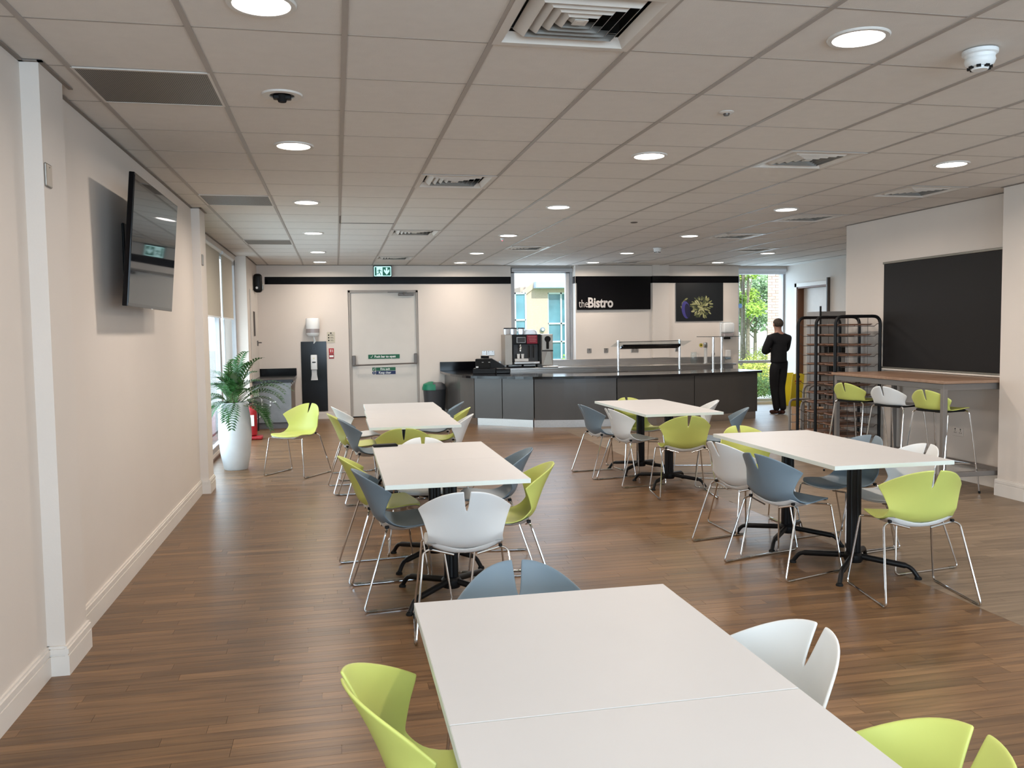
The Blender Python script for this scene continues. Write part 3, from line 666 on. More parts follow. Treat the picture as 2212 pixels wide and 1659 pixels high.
for y,l in ((4.18,'small metal plate high on the near left pilaster'),(8.67,'small metal plate high on the far left pilaster, before the window')):
    r=thing('wall_plate',l,'wall plate',(-1.24,y,2.25),0,'plates on the left pilasters'); MB().bbox((0,-.042,-.052),(.010,.042,.052),.006,2).build('plate',mat('dull nickel',(.34,.32,.29),.35,.8),r); MB().lathe([(.003,.0),(.003,.002)],8).build('screw',M_chrome,r,loc=(.011,0,.035),rot=(0,PI/2,0))
# speaker in the corner
sp_=thing('wall_speaker','black loudspeaker on a bracket high in the left corner','speaker',(-1.25,14.9,2.38))
MB().bbox((-.075,-.08,-.155),(.06,.08,.155),.045,3).build('cabinet',M_black,sp_,True); MB().bbox((.055,-.05,-.12),(.085,.055,.0),.02,3).build('bracket',mat('silver bracket',(.4,.39,.37),.3,.8),sp_,True)
MB().lathe([(.02,0),(.02,.008)],14).build('port',M_white,sp_,loc=(-.02,-.084,-.08),rot=RF)
# planter and palm
pl=thing('planter','tall white barrel shaped planter by the left window','planter',(-1.155,10.1,0))
MB().lathe([(.0,0),(.125,0),(.135,.02),(.165,.18),(.183,.38),(.178,.56),(.158,.70),(.140,.765),(.128,.765),(.126,.73),(.0,.73)],40,cap=False).build('pot',mat('glossy pale grey ceramic',(.58,.60,.61),.28,coat=.3),pl,True)
MB().lathe([(0,.735),(.127,.735),(.127,.72)],24,cap=False).build('soil',mat('soil',(.04,.028,.018),.95,bump=1,var=.3,scale=60),pl)
palm=thing('palm','green parlour palm growing out of the tall white planter','plant',(-1.155,10.1,.735))
M_leaf=mat('palm leaf',(.022,.085,.016),.45,var=.35,scale=8); M_stem=mat('palm stem',(.07,.10,.03),.6,var=.2)
rg=random.Random(11)
for k in range(44):
    az=k*2.399+rg.uniform(-.3,.3); L=rg.uniform(.48,.78); up=rg.uniform(.7,1.35) if k%3 else rg.uniform(.0,.6)
    if k==0: az,L,up=-.25,.66,.62
    if k==1: az,L,up=.1,.62,.80
    if k==2: az,L,up=-1.4,.60,.72
    if math.cos(az)<-.2: L*=.62; up+=.25
    d=Vector((math.cos(az),math.sin(az),0)); pts=[]; NS=20
    p=Vector((rg.uniform(-.05,.05),rg.uniform(-.05,.05),0)); dirv=(d*math.cos(up)+Vector((0,0,math.sin(up)))).normalized(); st_=L/NS
    for i in range(NS):
        pts.append(p.copy()); dirv=(dirv+Vector((0,0,-.012-.0085*i))).normalized(); p=p+dirv*st_
    MB().tube(pts,[.0045-.0002*i for i in range(NS)],5).build('stem',M_stem,palm)
    lf=MB()
    for i in range(6,NS):
        t=(pts[i]-pts[i-1]).normalized(); side=t.cross(Vector((0,0,1))).normalized(); upv=side.cross(t)
        for sg in (-1,1):
            b=pts[i]; l=.14*(1-abs((i-11)/14))*rg.uniform(.85,1.1); w=.011
            e=(side*sg*.85+t*.65+upv*.25).normalized(); tip=b+e*l+Vector((0,0,-l*.12)); mid=b+e*l*.5+Vector((0,0,l*.05)); n=e.cross(upv).normalized()*w
            a1=lf.bm.verts.new(b-n*.3); a2=lf.bm.verts.new(b+n*.3); m1=lf.bm.verts.new(mid-n); m2=lf.bm.verts.new(mid+n); tt=lf.bm.verts.new(tip)
            lf.bm.faces.new((a1,m1,m2,a2)); lf.bm.faces.new((m1,tt,m2))
    lf.build('frond',M_leaf,palm)
# cabinet in the left corner
cb=thing('corner_cabinet','grey end panel cabinet with black worktop behind the palm','cabinet',(0,0,0))
M_slate=mat('slate laminate',(.17,.175,.18),.5,var=.14,scale=7,bump=.1)
MB().bbox((-1.31,14.2,.10),(-.735,14.22,.745),.002,1).build('end_panel',M_slate,cb)
c=MB(); c.box((-1.31,14.22,.10),(-.755,15.56,.74)); c.build('carcass',mat('cabinet grey',(.16,.155,.15),.5),cb)
M_cd=mat('cabinet door taupe',(.20,.165,.14),.4)
for a,b in ((14.24,14.66),(14.68,15.10),(15.12,15.54)):
    k=MB().bbox((-.755,a,.11),(-.735,b,.735),.002,1).build('door',M_cd,cb); MB().box((-.735,a+.02,.69),(-.728,a+.05,.72)).build('handle',M_steel,k)
MB().box((-1.28,14.25,0),(-.78,15.55,.10)).build('plinth',mat('dark plinth',(.11,.10,.10),.5),cb)
MB().bbox((-1.33,14.17,.745),(-.70,15.57,.795),.004,2).build('worktop',mat('black worktop',(.010,.011,.014),.22),cb); MB().bbox((-1.33,15.55,.795),(-.70,15.578,.92),.003,1).build('upstand',M_gloss,cb)
cc=thing('cable_run','white clips and grey cable looped across the grey cabinet end','cable',(0,14.19,0))
MB().tube(fillet([(-1.25,0,.52),(-1.20,0,.50),(-1.19,0,.32),(-1.21,0,.22),(-1.29,0,.16)],.03),.005,6).build('cable',M_white,cc)
MB().tube(fillet([(-1.07,0,.54),(-1.06,0,.38),(-1.10,0,.33),(-1.18,0,.33)],.03),.005,6).build('cable',mat('grey cable',(.3,.3,.31),.5),cc)
for x,z in ((-1.195,.47),(-1.19,.40),(-1.19,.35),(-1.205,.255),(-1.24,.20),(-1.065,.50),(-1.06,.44),(-1.065,.385)): MB().bbox((x-.012,-.008,z-.012),(x+.012,.008,z+.012),.003,1).build('clip',M_white,cc)
MB().bbox((-1.31,-.03,.52),(-1.235,.008,.66),.006).build('junction_box',mat('pale green grey box',(.42,.45,.44),.4),cc); MB().bbox((-1.03,-.006,.425),(-.975,.0,.45),.002,1).build('label_plate',M_white,cc)
# fire extinguisher on red stand
fe=thing('fire_extinguisher','red fire extinguisher standing behind the white planter','fire extinguisher',(-1.245,12.9,0))
M_red=mat('extinguisher red',(.34,.012,.018),.35,coat=.3)
MB().lathe([(.07,.055),(.085,.07),(.085,.42),(.07,.47),(.03,.50),(.028,.53)],24).build('cylinder',M_red,fe,True)
MB().bbox((-.02,-.06,.53),(.02,.03,.56),.006).build('valve',M_black,fe); MB().tube(fillet([(.0,.02,.545),(.10,.0,.54),(.105,0,.35),(.10,0,.12)],.04),.009,7).build('hose',M_rub,fe,True); MB().tube([(0,.03,.55),(0,-.09,.60)],.007,6).build('lever',M_black,fe)
MB().bbox((-.02,-.088,.2),(.05,-.080,.36),.002,1).build('label_plate',M_wtext,fe)
MB().bbox((-.11,-.11,0),(.16,.11,.05),.018,3).build('base_tray',M_red,fe,True)
# wall items between corner and door
bp=thing('black_wall_panel','tall black gloss panel on the far wall carrying the hand gel dispenser','panel',(-.395,15.575,0)); MB().bbox((-.222,-.012,.14),(.222,0,1.385),.002,1).build('board',M_gloss,bp)
MB().tube([(-.02,-.013,1.285),(.03,-.013,1.285),(.03,-.013,1.245),(-.02,-.013,1.245)],.002,4,closed=True).build('emblem',mat('dim blue print',(.12,.15,.22),.5),bp)
pd=thing('paper_dispenser','round white paper roll dispenser above the tall black panel','dispenser',(-.40,15.575,1.48))
MB().lathe([(.115,.13),(.118,.15),(.118,.30),(.105,.318),(.0,.322)],30,(0,-.11,0),cap=False,sxy=(1,.9)).build('cover',M_white,pd,True)
MB().lathe([(.0,.0),(.085,.004),(.108,.03),(.110,.06)],30,(0,-.11,0),cap=False,sxy=(1,.9)).build('bottom_cup',M_white,pd,True)
MB().lathe([(.113,.06),(.115,.13)],30,(0,-.11,0),sxy=(1,.9)).build('smoke_band',mat('smoke plastic',(.30,.27,.27),.25),pd,True)
pp=MB(); pp.tube([(.01,-.11,.005),(.02,-.12,-.04),(.03,-.11,-.09),(.01,-.12,-.13)],[.006,.012,.02,.008],6); pp.build('paper_tail',M_white,pd,True)
gd=thing('gel_dispenser','slim white hand gel dispenser on the tall black panel','dispenser',(-.395,15.562,0))
MB().bbox((-.055,-.09,.885),(.055,0,1.15),.012,3).build('body',M_white,gd,True); MB().box((-.030,-.093,1.01),(.03,-.088,1.03)).build('window',M_black,gd); MB().lathe([(.012,0),(.012,.004)],10).build('logo_dot',mat('pale yellow',(.7,.65,.4),.5),gd,loc=(0,-.09,1.09),rot=RF)
MB().prism([(-.045,.88),(.045,.88),(.045,.80),(.06,.70),(-.06,.70),(-.045,.80)],-.0,-.03,mtx=Matrix(((1,0,0,0),(0,0,1,0),(0,1,0,0),(0,0,0,1)))).build('drip_tray',M_under,gd)
no=thing('wall_notice','small beige instruction notice right of the paper dispenser','notice',(-.09,15.578,1.455)); MB().bbox((-.07,-.004,-.095),(.07,0,.095),.001,1).build('sheet',mat('cream card',(.52,.48,.38),.6),no)
MB().lathe([(.013,0),(.013,.002)],12).build('emblem',M_black,no,loc=(0,-.004,.075),rot=RF)
for k in range(3):
    z=.04-.047*k; MB().box((-.05,-.0052,z-.012),(-.028,-.004,z+.012)).build('pictogram',M_black,no)
    m=MB()
    for q in range(3): m.box((-.012,-.0052,z-.010+q*.009),(.05-.008*q,-.004,z-.006+q*.009))
    m.build('print_lines',M_bronze,no)
fn=thing('fire_notice','small red fire extinguisher notice above table height beside the black panel','notice',(-.09,15.578,1.17)); MB().bbox((-.045,-.004,0),(.045,0,.09),.001,1).build('upper_panel',M_sred,fn); MB().bbox((-.045,-.004,-.095),(.045,0,-.004),.001,1).build('lower_panel',mat('dark red',(.25,.01,.015),.5),fn)
MB().tube([(-.012,-.006,.02),(-.012,-.006,.06),(-.02,-.006,.07)],.008,6).build('pictogram',M_wtext,fn); MB().tube([(.02,-.006,.02),(.02,-.006,.05),(.012,-.006,.07)],.005,6).build('pictogram',M_wtext,fn); MB().box((-.035,-.0055,-.07),(.035,-.004,-.035)).build('print_block',M_wtext,fn)
# exit sign
ex=thing('exit_sign','lit green exit sign with running man and down arrow above the fire door','exit sign',(.845,15.50,2.62))
M_eg=mat('lit green',(.0,.12,.07),.4,emit=(.0,.10,.065),es=.35); M_ew=mat('lit white',(.4,.6,.57),.4,emit=(.60,.95,.93),es=.75)
MB().bbox((-.165,0,-.098),(.165,.045,.105),.006,2).build('housing',mat('dark housing',(.03,.04,.04),.4),ex); MB().bbox((-.152,-.005,-.088),(.152,.001,.088),.012,3).build('border',M_ew,ex)
MB().box((.0,-.007,-.074),(.138,-.004,.074)).build('green_panel',M_eg,ex)
mx=Matrix(((1,0,0,0),(0,0,1,-.010),(0,1,0,0),(0,0,0,1)))
MB().prism([(.058,.065),(.086,.065),(.086,.005),(.118,.04),(.122,.0),(.072,-.062),(.022,.0),(.026,.04),(.058,.005)],0,.003,mtx=mx).build('arrow',M_ew,ex)
MB().box((-.138,-.007,-.074),(-.108,-.004,.074)).build('green_panel',M_eg,ex)
g=MB(); g.lathe([(.010,0),(.010,.003)],12,(0,0,0)); g=MB()
for P,rr in (([(-.045,0,.045),(-.045,0,.049)],.011),([(-.052,0,.03),(-.062,0,-.01)],.010),([(-.052,0,.028),(-.08,0,.018),(-.088,0,-.002)],.005),([(-.05,0,.028),(-.03,0,.005),(-.012,0,.01)],.005),([(-.062,0,-.01),(-.072,0,-.04),(-.105,0,-.045)],.006),([(-.060,0,-.01),(-.042,0,-.035),(-.032,0,-.07)],.006)): g.tube([(x,-.006,z) for x,y,z in P],rr,8)
for v in g.bm.verts: v.co.y=-.006+(v.co.y+.006)*.15
g.build('running_man',M_eg,ex)
# ================================================================== BACK WALL GRAPHICS
MB().box((-1.20,15.574,2.398),(3.2,15.5795,2.528)).build('black_band',M_gloss,None); tag(bpy.data.objects['black_band'],'long black band along the top of the far wall, left of the window','band','black wall bands')
b2=MB(); b2.box((4.405,15.434,2.398),(5.91,15.4395,2.528)); b2.box((5.905,15.394,2.40),(6.245,15.3995,2.53)); b2.box((6.24,15.434,2.40),(7.69,15.4395,2.53)); b2.box((5.905,15.395,2.40),(5.9095,15.438,2.528)); b2.box((4.394,15.44,2.398),(4.3995,15.6,2.528))
tag(b2.build('black_band',M_gloss),'black band above the bistro sign and the bowl picture','band','black wall bands')
bs=thing('bistro_sign','black sign with theBistro in pale letters on the far wall','sign',(4.42,15.42,1.90))
MB().bbox((0,-.02,0),(1.45,.012,.625),.002,1).build('panel',M_gloss,bs)
M_let=mat('pale lettering',(.50,.47,.45),.5)
text_mesh('the',.205,M_let,'lettering',bs,(.03,-.0215,.048),RF,.70,-.001); text_mesh('Bistro',.255,M_let,'lettering',bs,(.205,-.0215,.048),RF,.80,.008)
pc=thing('wall_picture','square dark picture of green buds spilling beside a blue bowl','picture',(6.39,15.43,1.665))
MB().bbox((0,-.012,0),(.97,.0,.735),.002,1).build('panel',mat('matt black print',(.010,.012,.014),.3),pc)
rg=random.Random(5)
def ell(m,cx,cz,a,b,an,y,n=10):
    m.bm.faces.new([m.bm.verts.new((cx+a*math.cos(t)*math.cos(an)-b*math.sin(t)*math.sin(an),y,cz+a*math.cos(t)*math.sin(an)+b*math.sin(t)*math.cos(an))) for t in [2*PI*i/n for i in range(n)]])
m=MB(); ell(m,.20,.22,.085,.17,.15,-.0128,18); m.build('print_bowl',mat('print blue',(.045,.04,.19),.4),pc); m=MB(); ell(m,.235,.20,.055,.14,.15,-.0131,18); m.build('print_bowl_inside',mat('print deep blue',(.01,.01,.035),.4),pc)
for cn,cc_,n_ in (('print dark bud',(.05,.06,.025),40),('print bud',(.16,.165,.07),46),('print pale bud',(.30,.30,.15),22)):
    m=MB()
    for k in range(n_):
        a=rg.uniform(-PI,PI); r_=rg.random()**.6*.20; cx=.52+r_*math.cos(a)*1.05; cz=.27+r_*math.sin(a)*1.0; ell(m,cx,cz,rg.uniform(.025,.055),rg.uniform(.010,.020),a+rg.uniform(-.4,.4),-.0132-.0001*k-(.005 if 'pale' in cn else .002 if cn=='print bud' else 0),8)
    tag(m.build('print_buds',mat(cn,cc_,.5),pc),kind='stuff')
m=MB()
for q in ((.16,.38,.9),(.13,.33,1.6),(.12,.26,2.2),(.20,.42,.5)): ell(m,q[0],q[1],.045,.017,q[2],-.0126,8)
tag(m.build('print_buds',MATS['print bud'],pc),kind='stuff')
for x,z,wd,db,l in ((2.675,1.125,.08,False,'single wall socket left of the coffee machine'),(2.797,1.123,.147,True,'double wall socket left of the coffee machine')): socket((x,15.578,z),0,wd,l,db)
for x,z,wd,db,l in ((4.66,1.134,.086,False,'metal wall socket under the left end of the bistro sign'),(4.99,1.133,.086,False,'metal wall socket under the middle of the bistro sign'),(5.56,1.127,.146,True,'double metal wall socket seen through the long serving screen'),(6.42,1.13,.086,False,'metal wall socket behind the right post of the long serving screen')): socket((x,15.438,z),0,wd,l,db)
y_=thing('wall_notice','tiny yellow round notice above the steel counter','notice',(6.91,15.438,1.20)); MB().lathe([(0,0),(.038,0),(.038,.003),(0,.003)],14,cap=False).build('sheet',mat('notice yellow',(.45,.38,.05),.5),y_,rot=RF); MB().bbox((-.012,-.005,-.012),(.012,-.002,.014),.001,1).build('emblem',M_black,y_)
p2=thing('paper_dispenser','square white paper towel dispenser beside the full height window','dispenser',(7.42,15.438,1.34))
MB().bbox((-.125,-.02,-.02),(.125,0,.30),.02,2).build('back_plate',M_white,p2); MB().bbox((-.11,-.16,.09),(.11,-.02,.29),.03,3).build('cover',M_white,p2,True); MB().bbox((-.108,-.155,.01),(.108,-.02,.088),.02,2).build('smoke_band',MATS['smoke plastic'],p2); MB().bbox((-.06,-.12,-.03),(.05,-.04,.01),.01).build('outlet',M_rub,p2)
s2_=thing('soap_dispenser','small white soap dispenser on the steel splashback under the towel dispenser','dispenser',(7.45,15.438,.98)); MB().bbox((-.05,-.08,-.02),(.05,0,.12),.015,2).build('body',M_under,s2_); MB().bbox((-.045,-.085,-.06),(.045,-.01,-.022),.01,2).build('push_plate',M_grey,s2_)
# ================================================================== COUNTER
M_pan=mat('dark grey gloss laminate',(.075,.071,.067),.26,var=.03,scale=3)
M_ctop=mat('black stone worktop',(.009,.009,.011),.12,var=.3,scale=120)
ct=thing('serving_counter','long curved serving counter with dark grey panels and black worktop','counter',(0,0,0))
def smooth(P,n=5):
    out=[]; P=[Vector((*p,0)) for p in P]
    for i in range(len(P)-1):
        a=P[max(i-1,0)];b=P[i];c=P[i+1];d=P[min(i+2,len(P)-1)]
        for k in range(n):
            t=k/n; out.append(.5*((2*b)+(c-a)*t+(2*a-5*b+4*c-d)*t*t+(3*b-a-3*c+d)*t**3))
    out.append(P[-1]); return [(v.x,v.y) for v in out]
def ribbon(P,z0,z1,th):
    m=MB(); P=[Vector(p) for p in P]; N=[]
    for i in range(len(P)):
        d=(P[min(i+1,len(P)-1)]-P[max(i-1,0)]).normalized(); N.append(Vector((-d.y,d.x)))
    rows=[[m.bm.verts.new((*(p),z0)),m.bm.verts.new((*(p),z1)),m.bm.verts.new((*(p+n*th),z1)),m.bm.verts.new((*(p+n*th),z0))] for p,n in zip(P,N)]
    for a,b in zip(rows,rows[1:]):
        for k in range(4): m.bm.faces.new((a[k],a[(k+1)%4],b[(k+1)%4],b[k]))
    m.bm.faces.new(rows[0][::-1]); m.bm.faces.new(rows[-1]); return m
segs=[[(1.93,15.54),(1.96,14.9),(2.03,14.25),(2.175,13.69)],[(2.185,13.68),(2.58,13.40)],[(2.59,13.39),(3.015,13.03)],[(3.03,13.02),(3.65,12.86),(4.30,12.79)],[(4.315,12.79),(4.98,12.78),(5.635,12.855)],[(5.65,12.858),(6.3,13.0),(6.92,13.21)]]
for k,P in enumerate(segs):
    Q=smooth(P,4) if len(P)>2 else P
    o=ribbon(Q,.12,.768,.02).build('front_panel',M_pan,ct); ribbon([(x+.05*(1 if k<2 else 0),y+.045) for x,y in Q],0,.119,.01).build('plinth',M_steel,ct)
MB().prism([(6.90,13.22),(6.93,13.215),(6.80,13.98),(6.77,13.98)],.12,.768).build('end_panel',M_pan,ct)
MB().prism([(6.86,13.26),(6.88,13.255),(6.76,13.93),(6.74,13.93)],0,.12).build('plinth',M_black,ct)
outer=smooth([(1.85,15.57),(1.87,14.9),(1.95,14.2),(2.12,13.66),(2.53,13.33),(2.99,12.96),(3.6,12.79),(4.31,12.72),(5.0,12.71),(5.64,12.79),(6.4,12.97),(7.0,13.17)],4)
inner=[(6.85,14.0),(5.64,13.66),(4.5,13.6),(3.6,13.72),(3.1,14.05),(2.88,14.6),(2.85,15.0),(2.85,15.57)]
MB().prism(outer+inner,.77,.81).build('worktop',M_ctop,ct)
MB().bbox((1.85,15.545,.811),(2.9,15.577,.975),.002,1).build('upstand',M_gloss,ct)
M_in=mat('inner counter shelf',(.13,.12,.11),.4,.3)
w=MB(); w.prism([(6.78,14.02),(5.64,13.68),(4.5,13.62),(3.62,13.74),(3.13,14.06),(2.92,14.6),(2.88,15.0),(2.86,15.0),(2.90,14.59),(3.11,14.04),(3.61,13.72),(4.5,13.60),(5.64,13.66),(6.79,14.0)],.05,.769); w.build('rear_panel',M_in,ct)
bk=thing('back_counter','stainless steel back counter running under the window and bistro sign','counter',(0,0,0))
MB().bbox((2.92,14.93,.825),(7.4,15.43,.86),.004,2).build('worktop',M_steel,bk); MB().bbox((2.92,15.41,.86),(7.4,15.435,.975),.002,1).build('upstand',M_steel,bk)
MB().box((2.95,15.0,.1),(7.35,15.42,.70)).build('cabinet_body',M_in,bk); MB().bbox((2.95,14.96,.745),(7.35,15.0,.825),.003,1).build('apron',M_steel,bk)
for k in range(7): 
    dd=MB().bbox((2.97+k*.625,14.975,.12),(3.575+k*.625,14.999,.72),.003,1).build('door',M_in,bk); MB().box((3.2+k*.625,14.96,.68),(3.35+k*.625,14.975,.69)).build('handle',M_steel,dd)
# till
tl_=thing('cash_till','black cash till with card reader on the left end of the counter','till',(2.45,14.35,.811),math.radians(-12))
MB().bbox((-.17,-.18,0),(.21,.20,.085),.006,2).build('cash_drawer',M_black,tl_); MB().bbox((-.13,-.15,.086),(.12,-.0,.25),.012,2).build('body',M_rub,tl_)
k=MB(); k.prism([(-.0,.086),(.36,.086),(.36,.12),(.14,.25),(0,.25)],-.0,.17,mtx=Matrix(((1,0,0,.0),(0,0,1,0),(0,1,0,0),(0,0,0,1)))); k.build('keyboard',M_black,tl_)
MB().bbox((-.04,-.09,.25),(.10,-.04,.30),.006,2,mtx=Matrix.Rotation(-.1,4,'X')).build('display',M_gloss,tl_); MB().box((-.12,-.152,.10),(-.08,-.1495,.125)).build('label_plate',M_under,tl_); MB().bbox((.22,-.16,0),(.46,.16,.075),.01,2).build('scanner_plate',M_gloss,tl_)
for q in (-.02,.09): MB().box((q,-.1525,.19),(q+.03,-.150,.196)).build('logo',M_under,tl_)
# coffee machine
cm=thing('coffee_machine','large silver and black bean to cup coffee machine in front of the window','coffee machine',(0,0,.861))
MB().bbox((2.96,15.02,.05),(3.10,15.38,.60),.01,2).build('left_side',mat('satin champagne metal',(.34,.30,.26),.35,.7),cm)
MB().bbox((3.10,15.08,.05),(3.62,15.38,.60),.01,2).build('body',mat('machine charcoal',(.035,.033,.033),.35),cm)
MB().bbox((3.10,15.0,.10),(3.12,15.08,.60),.003,1).build('side_trim',M_black,cm); MB().bbox((3.58,15.0,.1),(3.62,15.08,.6),.003,1).build('side_trim',M_black,cm)
MB().bbox((3.11,15.0,.42),(3.60,15.09,.60),.01,2).build('head',M_black,cm)
MB().bbox((3.17,14.985,.445),(3.335,15.0,.555),.006,2).build('screen_surround',M_steel,cm); MB().box((3.18,14.983,.455),(3.325,14.986,.545)).build('screen',mat('off screen',(.03,.03,.032),.1),cm)
n_=MB().bbox((3.355,14.975,.43),(3.55,14.985,.585),.008,2).build('red_notice',mat('notice crimson',(.23,.012,.03),.5),cm); m=MB()
for q in range(4): m.box((3.375+.01*q,14.973,.555-.028*q),(3.53-.012*(q%2),14.9755,.562-.028*q))
m.build('print_lines',mat('pink print',(.5,.2,.2),.5),n_)
MB().bbox((3.11,14.93,.07),(3.58,15.10,.11),.006,2).build('drip_tray',M_steel,cm); MB().bbox((3.13,14.92,.115),(3.37,14.99,.165),.006,2).build('cup_tray',M_under,cm)
cpb=MB(); cpb.lathe([(.022,.0),(.028,.08),(.026,.08),(.020,.003)],14,(3.20,14.98,.17)); cpb.build('cup',M_under,cm,True); cpb=MB(); cpb.lathe([(.022,.0),(.028,.08),(.026,.08),(.020,.003)],14,(3.275,14.98,.17)); cpb.build('cup',M_under,cm,True)
MB().tube([(3.235,15.0,.40),(3.235,14.97,.36),(3.235,14.97,.30)],.02,10).build('spout',M_chrome,cm,True)
for x in (3.40,3.48): MB().tube([(x,15.0,.40),(x,14.98,.36),(x,14.99,.18)],.010,8).build('steam_wand',M_rub,cm,True)
for x in (3.04,3.16,3.3): MB().lathe([(.05,.60),(.062,.62),(.062,.70),(.055,.705)],20,(x,15.2,0)).build('bean_hopper',mat('frosted hopper',(.75,.78,.82),.25,trans=.5),cm,True); 
for x in (3.04,3.16,3.3): MB().lathe([(.064,.705),(.066,.715),(.05,.722)],20,(x,15.2,0)).build('hopper_lid',M_rub,cm,True)
MB().lathe([(.13,.6),(.125,.64),(.09,.68),(0,.69)],24,(3.47,15.2,0),cap=False).build('clear_dome',mat('frosted clear',(.8,.82,.84),.3,trans=.6),cm,True)
for x in (3.02,3.3,3.56):
    MB().lathe([(.02,0),(.02,.05)],10,(x,15.1,0)).build('foot',M_rub,cm)
MB().bbox((3.0,14.95,.0),(3.5,15.0,.03),.004,1).build('cable_tray',M_gloss,cm)
mk=thing('milk_cooler','silver milk cooler with black dial attached right of the coffee machine','milk cooler',(0,0,.861))
MB().bbox((3.635,15.02,.03),(3.85,15.38,.60),.01,2).build('body',MATS['satin champagne metal'],mk); MB().bbox((3.645,15.005,.31),(3.84,15.02,.59),.006,2).build('upper_door',mat('satin pale metal',(.42,.40,.36),.35,.6),mk)
MB().lathe([(0,0),(.055,0),(.055,.02),(0,.02)],22,cap=False).build('dial',M_rub,mk,True,loc=(3.745,15.006,.51),rot=RF); MB().bbox((3.72,14.99,.33),(3.77,15.006,.50),.01,2).build('dial_stem',M_rub,mk); MB().bbox((3.64,15.0,.290),(3.85,15.02,.304),.002,1).build('handle_strip',M_black,mk)
MB().prism([(3.66,.04),(3.83,.04),(3.80,.28),(3.74,.28)],0,.006,mtx=Matrix(((1,0,0,0),(0,0,-1,15.018),(0,1,0,0),(0,0,0,1)))).build('lower_door',MATS['satin pale metal'],mk)
MB().bbox((3.62,14.9,.0),(3.92,15.06,.025),.008,2).build('tray',M_steel,mk)
# sneeze guards
def guard(name,label,x0,x1,y0,y1,ztop,shelf):
    r=thing(name,label,'glass screen',(0,0,.811))
    for x,y in ((x0,y0),(x1,y1)):
        MB().tube([(x,y,0),(x,y,ztop)],.020,12).build('post',M_chrome,r,True); MB().lathe([(.035,0),(.035,.008),(.022,.012)],16,(x,y,0)).build('base_flange',M_chrome,r,True); MB().lathe([(.024,ztop),(.024,ztop+.01)],14,(x,y,0)).build('cap',M_chrome,r,True)
    return r
sg=guard('serving_screen','long serving screen with tilted glass on two chrome posts',4.71,5.83,13.9,13.92,.52,True)
gm=Matrix.Translation((5.27,13.87,.455))@Matrix.Rotation(math.radians(-14),4,'X'); MB().bbox((-.66,-.20,0),(.68,.16,.008),.003,1,mtx=gm).build('glass_shelf',M_glass,sg)
MB().bbox((-.52,-.10,-.06),(.52,.08,-.02),.008,2,mtx=gm).build('heat_lamp',M_gloss,sg); MB().tube([(4.71,13.9,.50),(5.83,13.92,.51)],.006,6).build('rail',M_chrome,sg)
MB().box((4.56,13.72,.0005),(4.82,13.74,.006)).build('edge_trim',M_chrome,sg)
sg2=guard('serving_screen','short serving screen with two chrome posts at the right end',6.31,6.63,13.6,13.95,.56,True)
gm=Matrix.Translation((6.47,13.78,.565))@Matrix.Rotation(.0,4,'Z'); MB().bbox((-.28,-.24,0),(.28,.24,.009),.003,1,mtx=gm).build('glass_shelf',mat('smoked glass edge',(.03,.04,.04),.08),sg2)
jg=thing('glass_jug','clear glass jug standing on the steel back counter','jug',(6.61,15.1,.861)); MB().lathe([(.05,0),(.062,.06),(.058,.15),(.05,.2),(.055,.22),(.052,.22),(.047,.2),(.055,.15),(.058,.06),(.046,.006)],20,cap=False).build('body',M_glass,jg,True); MB().tube(fillet([(.05,0,.19),(.10,0,.18),(.10,0,.08),(.06,0,.06)],.03),.006,6).build('handle',M_glass,jg)
dt=thing('cup_dispenser','tall slim clear cup tube with a dial by the right hand serving screen','dispenser',(6.86,15.12,.861)); MB().lathe([(.03,0),(.03,.30)],16).build('tube',mat('pale clear tube',(.6,.6,.58),.2),dt,True); MB().lathe([(.034,.30),(.04,.31),(.04,.39),(.02,.40)],16).build('dial_head',M_steel,dt,True); MB().lathe([(.05,0),(.05,.012)],16).build('foot',M_steel,dt,True)
tp=thing('tap','small dark mixer tap on the steel back counter','tap',(7.03,15.2,.861)); MB().tube(fillet([(0,0,0),(0,0,.2),(0,-.10,.2),(0,-.10,.15)],.04),.010,8).build('spout',M_bronze,tp,True); MB().bbox((-.02,-.02,0),(.02,.02,.05),.006).build('body',M_bronze,tp)
# bin
bn=thing('waste_bin','dark grey bin with a green and grey swing lid beside the counter','bin',(1.71,15.28,0))
MB().lathe([(.165,0),(.175,.02),(.205,.50),(.21,.52)],30,sxy=(1,.85)).build('body',mat('bin charcoal',(.045,.047,.052),.4),bn,True)
MB().lathe([(.213,.50),(.213,.53),(.19,.585),(.13,.62),(.0,.625)],30,cap=False,sxy=(1,.85)).build('lid',mat('bin lid grey',(.09,.092,.098),.38),bn,True)
g=MB(); g.lathe([(.222,.49),(.222,.535),(.20,.595),(.10,.636),(.0,.638)],24,cap=False,sxy=(1,.85)); 
for f in [f for f in g.bm.faces if f.calc_center_median().x>-.02]: g.bm.faces.remove(f)
g.build('lid_flap',mat('bin green',(.005,.17,.09),.4),bn,True)
# phone on the table
ph=thing('phone','black phone in a folding case on the table corner','phone',(.315,5.965,.7405),math.radians(6)); MB().bbox((-.085,-.035,0),(.085,.035,.012),.005,2).build('case',M_rub,ph); MB().bbox((-.08,-.03,.012),(.08,.03,.016),.002,1).build('cover',M_black,ph)
